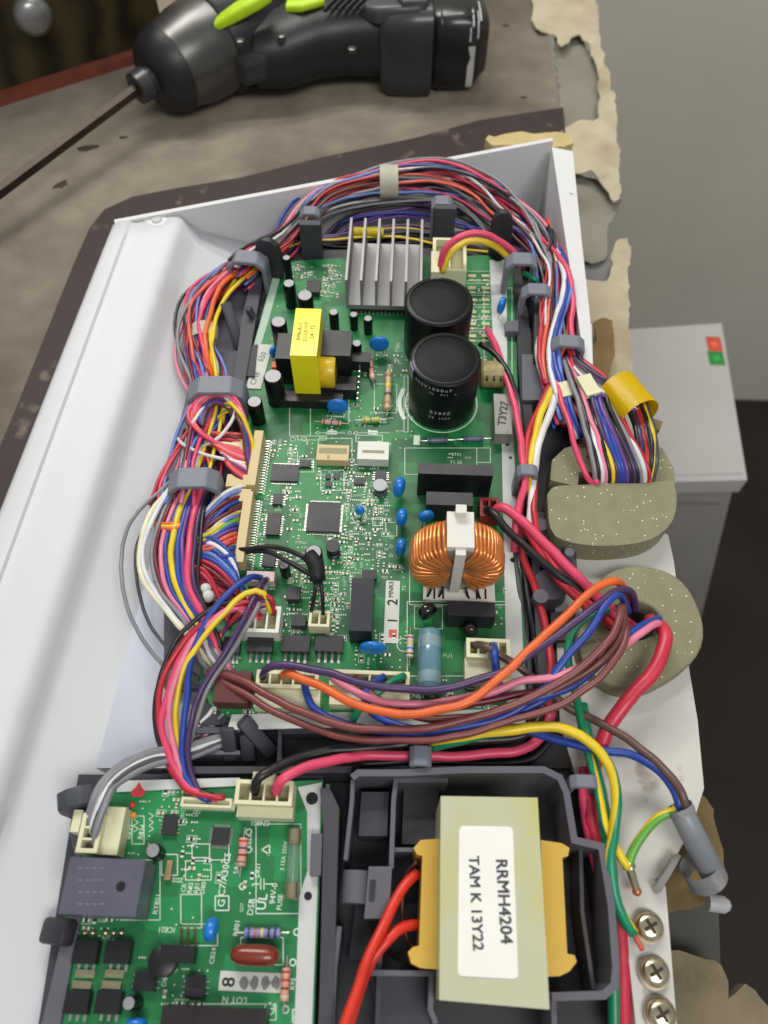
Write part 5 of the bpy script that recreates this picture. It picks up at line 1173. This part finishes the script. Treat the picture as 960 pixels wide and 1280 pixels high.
# 7 right hand harness
h9 = thing('wire_harness', 'red, blue and white wire harness down the right side into upper foam pad', 'wire harness', P(700, 450, -5))
bundle([(664, 284, 2, 4), (682, 302, 5, 5), (697, 330, 9, 7), (695, 400, 10, 7), (688, 450, 8, 8), (698, 490, 8, 7), (712, 530, 8, 7)], cols('rrpsBbbwukrp', 18, 6), 6, 1.2, h9, wob=.25, seed=12, flat=.6)
for i, (c, r_) in enumerate([('white', 1.5), ('blue', 1.6), ('blue', 1.7), ('lblue', 1.3), ('red', 1.5), ('salmon', 1.5)]):
    if i < 4: wire([(668+i, 285+i*3, 6), (690+i*2, 306+i*3, 13), (702+i*2, 330+i*4, 17), (705+i*3, 362, 18), (694+i*3, 400, 17), (686+i*4, 440, 16), (692+i*4, 480, 15), (708+i*3, 520, 13), (722+i*2, 548, 8)], r_, c, h9)
    else: wire([(684, 275, 6), (691+(i-4)*4, 315, 12), (690, 350+i, 15), (678+(i-4)*7, 400, 14), (674+(i-4)*5, 440, 13), (678+i, 480, 12)], r_, c, h9)
wire([(670, 292, 8), (698, 318, 17), (716, 365, 18), (714, 410, 14), (716, 450, 14), (728, 520, 14), (738, 560, 12), (746, 606, 8)], 1.5, 'pink', h9); wire([(710, 430, 15), (720, 480, 16), (730, 530, 15), (738, 570, 10)], 1.5, 'red', h9)
wire([(688, 460, 14), (702, 500, 16), (716, 550, 16), (730, 590, 12), (744, 610, 4)], 1.4, 'pink', h9)
# fan into upper grommet
fan2 = ['grey', 'black', 'white', 'lpink', 'black', 'yellow', 'purple', 'blue', 'blue', 'violet', 'black', 'purple', 'black', 'grey', 'white', 'red']
for i, c in enumerate(fan2):
    x = 706+i*3.2; e = 742+i*4.4
    wire([(704+i*1.4, 448, 14), (x+8, 478, 18-(i % 3)), (x+18, 510, 19-(i % 3)), (x*.35+e*.65+6, 555, 17), (e+2, 590, 12), (e, 612, 2)], 1.25, c, h9, step=3)
for i, c in enumerate(['purple', 'black', 'purple', 'grey', 'cream', 'violet']): wire([(708, 440+i*2, 14), (730, 458+i*4, 18), (756, 476+i*4, 19), (784, 494+i*3, 18), (798, 515, 16)], 1.3, c, h9)
for i, c in enumerate(['black', 'purple', 'black', 'red', 'red', 'black', 'black', 'yellow', 'dgrey']): wire([(783+i*3, 505, 16), (796+i*2.6, 540, 17), (798+i*2.8, 575, 14), (786+i*3.4, 608, 4)], 1.4, c, h9)
bundle([(745, 535, 5, 7), (768, 570, 5, 8), (778, 606, 0, 7)], cols('kkuvb', 14, 3), 7, 1.2, h9, wob=.2, seed=51)
def paper_tab(px, py, z, ln, wd, ang, parent):
    c = P(px, py, z); bm = BM(); add_box(bm, c, (wd, ln, 3.2), ang); bev(bm, 1.0, 2); obj('cream_tape_tag', bm, mat('cream_tape', (218, 214, 178), .6, var=.04), parent, smooth=True)
paper_tab(735, 483, 20, 12.5, 7.5, .35, h9); paper_tab(706, 488, 15, 9, 6, .3, h9); paper_tab(697, 323, 15, 7, 4, .1, h9)
# black lacing at the corner
wire([(686, 282, 16), (690, 300, 17), (682, 318, 15), (680, 340, 14)], .9, 'black', h9); wire([(683, 285, 14), (692, 290, 17), (694, 315, 16)], .9, 'black', h9)
# yellow tube
ty = thing('yellow_tube', 'short bright yellow tube clipped round the wires by the upper foam pad', 'tube', P(785, 500, 5))
def open_tube(name, a, b, r, m, parent, gap=0.9, th=1.0, n=30):
    a, b = P(*a), P(*b); d = (b-a).normalized(); s = Vector((0, 0, 1)).cross(d).normalized(); u = d.cross(s); bm = BM()
    ang = [(-pi/2+gap/2)+(2*pi-gap)*i/n for i in range(n+1)]
    A = [bm.verts.new(a+(s*cos(t)+u*sin(t))*r) for t in ang]; B = [bm.verts.new(b+(s*cos(t)+u*sin(t))*r) for t in ang]
    for i in range(n): bm.faces.new((A[i], A[i+1], B[i+1], B[i]))
    bmesh.ops.solidify(bm, geom=bm.faces[:], thickness=th); bmesh.ops.recalc_face_normals(bm, faces=bm.faces); return obj(name, bm, m, parent, smooth=True)
open_tube('sleeve', (770, 484, 16), (800, 520, 18), 10.2, mat('yellow_vinyl', (240, 210, 0), .35, var=.03, nscale=40, coat=.2), ty)
c = P(812, 530, 8); bm = BM(); add_box(bm, c, (11, 6, 3), -.4); bev(bm, .8); obj('adhesive_flap', bm, mat('old_glue', (120, 104, 62), .6), ty)
# red and yellow wires at the far socket
h10 = thing('wire_pair', 'thick pink red and yellow wires arching from the far cream socket under the clip', 'wire pair', P(590, 310, 10))
wire([(550, 336, 13), (556, 312, 24), (575, 296, 30), (600, 292, 30), (622, 300, 26), (640, 314, 20), (656, 335, 12)], 1.9, 'pink', h10)
wire([(553, 340, 12), (562, 318, 20), (580, 304, 24), (602, 302, 24), (622, 310, 20), (640, 326, 14)], 1.8, 'yellow', h10)
wire([(655, 342, 12), (664, 346, 14), (672, 352, 12)], 1.5, 'green', h10); 
# wires running down beside the board
h11 = thing('wire_group', 'pink and black wires running down beside the two big capacitors', 'wires', P(640, 520, 5))
wire([(609, 412, 4), (618, 430, 9), (631, 462, 12), (641, 500, 12), (650, 540, 13), (653, 575, 16), (655, 600, 16), (650, 625, 13), (645, 660, 9), (643, 690, 4)], 1.75, 'pink', h11)
wire([(600, 430, 12), (622, 445, 14), (640, 475, 14), (650, 520, 11), (653, 580, 10)], 1.5, 'black', h11)
wire([(688, 480, 12), (672, 515, 12), (660, 550, 13), (658, 590, 14)], 1.7, 'red', h11); wire([(692, 482, 13), (676, 515, 13), (666, 550, 14), (662, 592, 14), (664, 620, 12)], 1.8, 'yellow', h11); wire([(696, 490, 13), (684, 525, 13), (672, 560, 14), (668, 592, 14), (664, 640, 12), (668, 670, 9), (700, 705, 8), (730, 730, 8)], 1.9, 'white', h11)
wire([(668, 600, 13), (668, 640, 13), (676, 680, 12), (700, 720, 12), (745, 760, 12), (770, 785, 12)], 1.5, 'red', h11)
wire([(655, 600, 8), (650, 650, 4), (655, 700, 2), (672, 740, 2), (684, 790, 2), (688, 850, 2), (684, 900, 0)], 1.8, 'red', h11)
wire([(650, 680, 0), (658, 740, -1), (668, 800, -2), (676, 880, -3)], 1.5, 'black', h11); wire([(644, 690, 0), (650, 760, -1), (660, 820, -2), (664, 890, -3)], 1.4, 'dgrey', h11)
# 8 big red/black to lower pad
h12 = thing('wire_pair', 'thick pink and black wires crossing from dark red socket to lower foam pad', 'wire pair', P(700, 700, 8))
wire([(618, 640, 9), (628, 634, 13), (648, 648, 14), (680, 680, 14), (712, 712, 14), (745, 748, 14), (775, 772, 12), (800, 790, 0)], 2.3, 'pink', h12)
wire([(608, 638, 9), (616, 640, 14), (640, 668, 14), (680, 705, 13), (720, 735, 12), (760, 760, 9), (785, 780, 0)], 1.9, 'black', h12)
wire([(648, 645, 12), (668, 680, 12), (700, 725, 11), (740, 765, 10), (790, 800, 2)], 1.7, 'red', h12)
# 9 the crossing family: orange, dark, brown, blue
h13 = thing('wire_harness', 'sweeping orange, purple, brown and blue wires from near sockets to lower foam pad', 'wire harness', P(600, 870, 5))
EX = dict(z=-2)
wire([(353, 845, 10), (362, 842, 17), (395, 855, 20), (430, 874, 22), (480, 889, 23), (530, 890, 24), (580, 880, 26), (622, 850, 28), (670, 805, 30), (712, 765, 31), (745, 736, 31), (768, 727, 28), (780, 735, 20), (786, 755, 6)], 1.75, 'orange', h13, label='bright orange wire')
wire([(328, 846, 10), (336, 834, 18), (365, 831, 20), (410, 842, 22), (455, 857, 23), (510, 862, 24), (560, 860, 25), (620, 842, 27), (680, 808, 29), (735, 765, 31), (772, 738, 30), (790, 742, 22), (794, 764, 6)], 1.65, 'purple', h13, label='dark purple wire')
wire([(415, 846, 10), (440, 862, 15), (480, 878, 17), (540, 880, 18), (600, 868, 20), (650, 852, 22), (700, 845, 24), (750, 825, 24), (790, 798, 22), (820, 780, 18), (828, 785, 6)], 1.6, 'lpink', h13, label='pink wire')
wire([(380, 846, 10), (383, 868, 13), (396, 888, 13), (440, 905, 14), (500, 914, 15), (570, 908, 17), (640, 884, 19), (690, 868, 21), (735, 845, 22), (790, 790, 22), (822, 772, 14), (818, 780, 4)], 1.6, 'blue', h13)
wire([(480, 846, 10), (462, 858, 14), (456, 876, 13), (476, 898, 14), (540, 914, 15), (610, 902, 17), (668, 872, 20), (700, 835, 25), (735, 790, 29), (758, 755, 31), (775, 744, 28), (786, 765, 8)], 1.6, 'blue', h13)
wire([(505, 845, 10), (490, 852, 14), (470, 868, 13), (450, 885, 10), (440, 905, 5), (442, 925, 0)], 1.6, 'green', h13, label='green wire')
wire([(445, 846, 10), (470, 872, 14), (520, 896, 15), (600, 895, 17), (680, 868, 21), (740, 835, 25), (775, 795, 28), (778, 760, 26), (782, 770, 8)], 1.6, 'brown', h13)
wire([(262, 838, 6), (300, 850, 12), (350, 875, 15), (400, 898, 17), (460, 912, 18), (530, 912, 19), (600, 896, 21), (670, 868, 23), (730, 832, 27), (765, 795, 30), (775, 762, 29), (780, 768, 10)], 1.65, 'brown2', h13, label='brown wire')
wire([(258, 842, 5), (292, 860, 9), (340, 888, 12), (400, 912, 14), (470, 925, 15), (560, 921, 17), (640, 902, 19), (710, 876, 22), (760, 838, 26), (782, 800, 28), (778, 765, 26)], 1.5, 'brown2', h13)
wire([(500, 915, 10), (580, 918, 12), (650, 890, 16), (720, 850, 20)], 1.6, 'blue', h13)
wire([(510, 890, 14), (570, 884, 16), (640, 868, 18), (700, 862, 20)], 1.5, 'maroon', h13)
# 10 mains leads and earths
h14 = thing('mains_cable', 'grey mains cable entering at the lower right with brown, blue and green yellow cores', 'mains cable', P(870, 1060, -5))
bm = BM(); add_tube(bm, spline(px3([(851, 1012, 14), (862, 1035, 12), (876, 1062, 6), (892, 1095, -6)]), 2), lambda t: 4.7, 20, caps=True); obj('grey_sheath', bm, mat('cord_grey', (128, 131, 136), .45, var=.04, coat=.1), h14, smooth=True)
open_tube('sheath_mouth', (849, 1008, 14.5), (853, 1016, 13.5), 5.0, mat('cord_grey_light', (170, 172, 176), .45), h14, gap=.05, th=.6)
open_tube('strain_collar', (874, 1080, -2), (885, 1100, -7), 7.6, mat('collar_grey', (172, 174, 178), .45), h14, gap=.1, th=1.6)
bm = BM(); add_lathe(bm, P(885, 1128, -14), (1, -.1, 0), [(0, 3.2), (6, 3.2), (8, 2), (9, .1)], 20); obj('strain_bolt', bm, mat('collar_grey', (172, 174, 178), .45), h14, smooth=True)
wire([(592, 806, 9), (608, 808, 15), (635, 826, 14), (672, 852, 10), (705, 880, 8), (740, 900, 8), (785, 925, 12), (825, 958, 16), (850, 990, 18), (857, 1012, 15), (862, 1030, 13)], 1.7, 'taupe', h14, label='brown core')
wire([(617, 806, 9), (618, 815, 16), (620, 832, 15), (623, 852, 10), (632, 872, 5)], 1.8, 'blue', h14); wire([(655, 912, 6), (700, 926, 8), (745, 938, 10), (790, 944, 12), (826, 965, 15), (845, 992, 16), (851, 1015, 14)], 1.7, 'blue', h14)
wire([(845, 1014, 13), (826, 1020, 12), (806, 1038, 9), (790, 1066, 6), (786, 1082, 5)], 1.8, 'lime', h14, c2='yellow')
h15 = thing('earth_wire', 'yellow green earth wire arching to the first terminal screw', 'earth wire', P(750, 1000, 5))
wire([(540, 934, 4), (570, 925, 10), (620, 914, 14), (680, 908, 15), (725, 920, 15), (755, 948, 14), (768, 985, 12), (768, 1030, 10), (763, 1075, 8), (768, 1120, 5), (782, 1152, 2), (792, 1166, 0)], 2.1, 'yellow', h15, c2='green')
wire([(792, 1166, 0), (798, 1178, -1), (803, 1187, -2)], 1.0, 'salmon', h15, label='bare copper end')
h16 = thing('earth_wire', 'green earth wire with yellow stripe running from lower foam pad to the crimp', 'earth wire', P(740, 930, 2))
wire([(765, 762, 14), (735, 770, 14), (714, 795, 10), (711, 830, 8), (720, 870, 8), (730, 915, 8), (742, 960, 9), (750, 1005, 8), (762, 1045, 7), (778, 1075, 6), (786, 1084, 5)], 1.7, 'green', h16, c2='yellow')
wire([(727, 880, 5), (736, 930, 6), (748, 975, 6), (757, 1030, 5), (762, 1080, 3), (764, 1140, -2), (768, 1290, -10)], 2.3, 'green', h16)
a, b = P(784, 1076, 5), P(796, 1114, 0); d = (b-a); bm = BM(); add_lathe(bm, a, d, [(0, 2.2), (2.5, 2.5), (3, 1.7), (d.length-1, 1.5), (d.length, 1.0)], 16); obj('crimp', bm, M_screw, h16, smooth=True)
bm = BM(); bmesh.ops.create_icosphere(bm, subdivisions=2, radius=1.8, matrix=Matrix.Translation(b)); obj('copper_end', bm, mat('bare_copper', (205, 120, 85), .35, .7), h16, smooth='all')
h17 = thing('wire_pair', 'thick red sleeved wires dropping from the lower foam pad past the transformer tray', 'wire pair', P(740, 1000, 0))
wire([(812, 775, 4), (829, 788, 14), (832, 806, 16), (816, 838, 15), (788, 872, 12), (762, 905, 8), (746, 945, 2), (738, 975, -2), (738, 1010, -2), (748, 1060, -4), (766, 1120, -6), (776, 1180, -8), (780, 1300, -10)], 3.0, 'crimson', h17)
wire([(730, 960, -2), (730, 1000, -2), (738, 1050, -4), (754, 1110, -6), (768, 1180, -8), (772, 1300, -12)], 2.2, 'pink', h17)
# 11 red/black pair over the trough
h18 = thing('wire_pair', 'thick red and black wires from the small board socket along the trough', 'wire pair', P(480, 950, -4))
wire([(344, 992, 11), (352, 975, 17), (380, 960, 15), (420, 948, 10), (470, 944, 5), (540, 944, 2), (600, 944, 0), (645, 940, 0), (676, 922, 0), (690, 890, 1)], 2.0, 'pink', h18)
wire([(318, 991, 11), (324, 972, 17), (355, 955, 14), (400, 940, 9), (460, 935, 5), (540, 930, 1), (620, 925, 0), (660, 915, 0), (680, 890, 0)], 1.9, 'black', h18)
wire([(450, 955, -2), (520, 952, -3), (600, 954, -4), (660, 950, -4), (690, 925, -4)], 1.6, 'black', h18)
h19 = thing('wire_pair', 'two glossy orange red wires leaving the left flange of the big transformer', 'wire pair', P(470, 1180, -8))
wire([(522, 1092, 4), (508, 1104, 6), (486, 1140, 8), (464, 1190, 10), (445, 1240, 12), (424, 1300, 14)], 1.95, 'ored', h19); wire([(522, 1156, 2), (505, 1158, 4), (486, 1172, 6), (464, 1205, 6), (442, 1262, 8), (430, 1310, 8)], 1.95, 'ored', h19)
wire([(522, 1076, 2), (508, 1095, -3), (503, 1130, -5), (506, 1165, -6), (518, 1188, -2)], .7, 'brown', h19)

# ================================================================== IMPACT DRIVER
DZ = TZ+34
M_db = mat('tool_black', (30, 31, 34), .42, var=.12, nscale=30, bump=.1, bscale=700)
M_dg = mat('tool_dark_grey', (46, 47, 50), .35, var=.1, nscale=30, coat=.2)
M_lime = mat('tool_lime', (180, 215, 30), .4, var=.08)
M_gear = mat('gearcase', (92, 92, 90), .3, .75, var=.25, nscale=30)
dr = thing('impact_driver', 'black and lime cordless impact driver lying on the dusty worktop with a long hex bit', 'power tool', P(330, 100, TZ))
nose = P(176, 108, TZ+31); tail = P(330, 10, TZ+40)
ax = (tail-nose).normalized(); ax.z *= .6; ax.normalize()
s_ = sc(200, 90, DZ)
bm = BM(); add_lathe(bm, nose-ax*5, ax, [(0, 9.5), (.8, 11), (10, 11.6), (11, 10.4), (13.5, 10.4), (14.5, 12)], 36); obj('chuck_collar', bm, M_dg, dr, smooth=True)
bm = BM(); add_lathe(bm, nose-ax*5.4, ax, [(0, 7.2), (.2, 7.2), (.3, 5)], 24); obj('chuck_mouth', bm, M_body, dr)
bm = BM(); add_lathe(bm, nose+ax*9, ax, [(0, 12), (1.5, 20), (5, 25), (14, 29.5), (18, 30.5), (19, 29)], 44); obj('rubber_boot', bm, M_db, dr, smooth=True)
bm = BM(); add_lathe(bm, nose+ax*25, ax, [(0, 28.5), (8, 30.5), (22, 34), (46, 36), (56, 36)], 44); obj('gear_housing', bm, M_gear, dr, smooth=True)
bm = BM(); add_lathe(bm, nose+ax*66, ax, [(0, 36.5), (3, 38.5), (60, 40), (110, 36), (130, 24), (134, .1)], 44); obj('motor_housing', bm, M_db, dr, smooth=True)
# hex bit
tip = P(-60, 283, TZ+22)
bm = BM(); d = (nose-tip).normalized(); add_lathe(bm, tip-d*20, d, [(0, 5.0), ((nose-tip).length+16, 4.6)], 6); obj('hex_bit', bm, mat('bit_steel', (58, 50, 43), .42, .55, var=.3, nscale=60), dr)
# handle: rounded loft towards the battery
def loft(name, secs, m, parent, e=.7, n=28):
    """secs: (px, py, z, half length across (mm, in plane), half height)"""
    bm = BM(); rings = []; C_ = [P(a, b, z) for a, b, z, _, _ in secs]
    for i, (a, b, z, w_, h_) in enumerate(secs):
        d = (C_[min(i+1, len(C_)-1)]-C_[max(i-1, 0)]).normalized(); s = Vector((-d.y, d.x, 0)).normalized(); u = Vector((0, 0, 1)); r = []
        for k in range(n):
            t = 2*pi*k/n; cx_, sy_ = cos(t), sin(t)
            r.append(bm.verts.new(C_[i]+s*math.copysign(abs(cx_)**e, cx_)*w_+u*math.copysign(abs(sy_)**e, sy_)*h_))
        rings.append(r)
    for A, B in zip(rings, rings[1:]):
        for k in range(n): bm.faces.new((A[k], A[(k+1) % n], B[(k+1) % n], B[k]))
    bm.faces.new(rings[0]); bm.faces.new(rings[-1]); bmesh.ops.recalc_face_normals(bm, faces=bm.faces); return obj(name, bm, m, parent, smooth=True)
loft('grip', [(322, 62, TZ+30, 30, 22), (345, 58, TZ+32, 32, 25), (385, 42, TZ+33, 34, 27), (430, 35, TZ+33, 36, 28), (465, 33, TZ+33, 38, 30), (478, 33, TZ+33, 38, 30)], M_db, dr, .8)
loft('trigger', [(292, 85, TZ+28, 6, 8), (305, 82, TZ+30, 12, 12), (330, 74, TZ+32, 14, 14), (350, 66, TZ+32, 8, 10)], M_dg, dr, .7)
loft('battery_neck', [(476, 34, TZ+32, 42, 30), (480, 34, TZ+32, 47, 33), (512, 32, TZ+32, 49, 35), (530, 31, TZ+32, 49, 35)], M_dg, dr, .38)
bat = loft('battery', [(528, 30, TZ+30, 42, 26), (534, 30, TZ+30, 47, 30), (565, 28, TZ+30, 50, 31), (585, 28, TZ+30, 48, 30), (598, 27, TZ+30, 38, 22), (600, 27, TZ+30, 30, 16)], mat('battery_black', (24, 24, 27), .3, var=.1, coat=.3), dr, .36)
loft('release_button', [(498, 3, TZ+63, 5, 6), (505, 3, TZ+65, 9, 7), (528, 2, TZ+65, 9, 7), (534, 2, TZ+63, 5, 6)], mat('button_grey', (70, 72, 76), .35), dr, .6)
loft('lime_panel', [(362, 0, TZ+59, 14, 4), (370, -3, TZ+61, 17, 4), (394, -10, TZ+61.5, 17, 4)], M_lime, dr, .6)
loft('lime_stripe', [(268, 34, TZ+58, 2.6, 3), (276, 27, TZ+61, 5, 4), (296, 15, TZ+66, 6.5, 5), (322, 0, TZ+72, 6.5, 5), (334, -8, TZ+74, 6, 5)], M_lime, dr, .7)
loft('lime_mark', [(257, 46, TZ+52, 3.2, 2), (265, 38, TZ+56, 3.2, 2), (272, 33, TZ+58, 2, 2)], mat('lime_faded', (130, 150, 40), .5, var=.4, nscale=300), dr, .7)
# rating print wrapped round the battery end
def strip(name, px, w_, h_, zc, t0, t1, wid, m, e=.36, off=.9):
    c = P(px, 29, zc); d = (P(598, 27, zc)-P(540, 30, zc)).normalized(); s = Vector((-d.y, d.x, 0)); u = Vector((0, 0, 1)); bm = BM(); n = 16; A, B = [], []
    for k in range(n+1):
        t = t0+(t1-t0)*k/n; cx_, sy_ = cos(t), sin(t)
        q = c+s*math.copysign(abs(cx_)**e, cx_)*(w_+off)+u*math.copysign(abs(sy_)**e, sy_)*(h_+off)
        A.append(bm.verts.new(q-d*wid/2)); B.append(bm.verts.new(q+d*wid/2))
    for k in range(n): bm.faces.new((A[k], A[k+1], B[k+1], B[k]))
    return obj(name, bm, m, bat, smooth='all')
M_lp = mat('battery_print', (176, 178, 178), .5)
for k, (px, a0, a1) in enumerate([(565, 2.05, 2.9), (568, 1.8, 3.0), (571, 2.1, 2.75), (574, 1.8, 3.05), (577, 2.0, 2.7), (580, 1.75, 2.9), (583, 2.1, 3.0), (586, 1.8, 2.5)]):
    strip('label_print_line', px, 50 if px < 580 else 49, 31 if px < 580 else 30.4, TZ+28.4, a0, a1, 1.2, M_lp)
strip('lime_print_block', 569, 49.8, 30.8, TZ+28.4, 2.95, 3.25, 5, mat('lime_print', (185, 200, 60), .5))
strip('lime_print_block', 577, 49.6, 30.7, TZ+28.4, 3.1, 3.5, 5, M_lp)
strip('seam', 541, 48.5, 30.6, TZ+30, .2, 6.0, 1.6, M_body)
strip('seam', 507, 50, 36, TZ+31, .2, 6.0, 1.4, M_body)

# vents, switch plate and small screws of the driver housing
def dome(name, px, py, z, r, m, h=1.5):
    c = P(px, py, z); bm = BM(); add_lathe(bm, c-Vector((0, 0, 3)), (0, 0, 1), [(0, r), (3, r), (3+h, r*.6), (3+h, .1)], 18); return obj(name, bm, m, dr, smooth=True)
for i in range(6):
    loft('vent_slot', [(412+i*9, 6, TZ+61.5, 9, 2), (415+i*9, 6, TZ+62, 9, 2)], M_dg, dr, .4)
loft('switch_plate', [(468, 8, TZ+58, 13, 6), (474, 8, TZ+60, 15, 7), (520, 6, TZ+61, 15, 7), (526, 6, TZ+59, 13, 6)], mat('button_grey', (70, 72, 76), .35), dr, .45)
for a_, b_, z_ in ((352, 44, TZ+56), (440, 60, TZ+57), (300, 50, TZ+64)): dome('housing_screw', a_, b_, z_, 3, M_gear, .6)
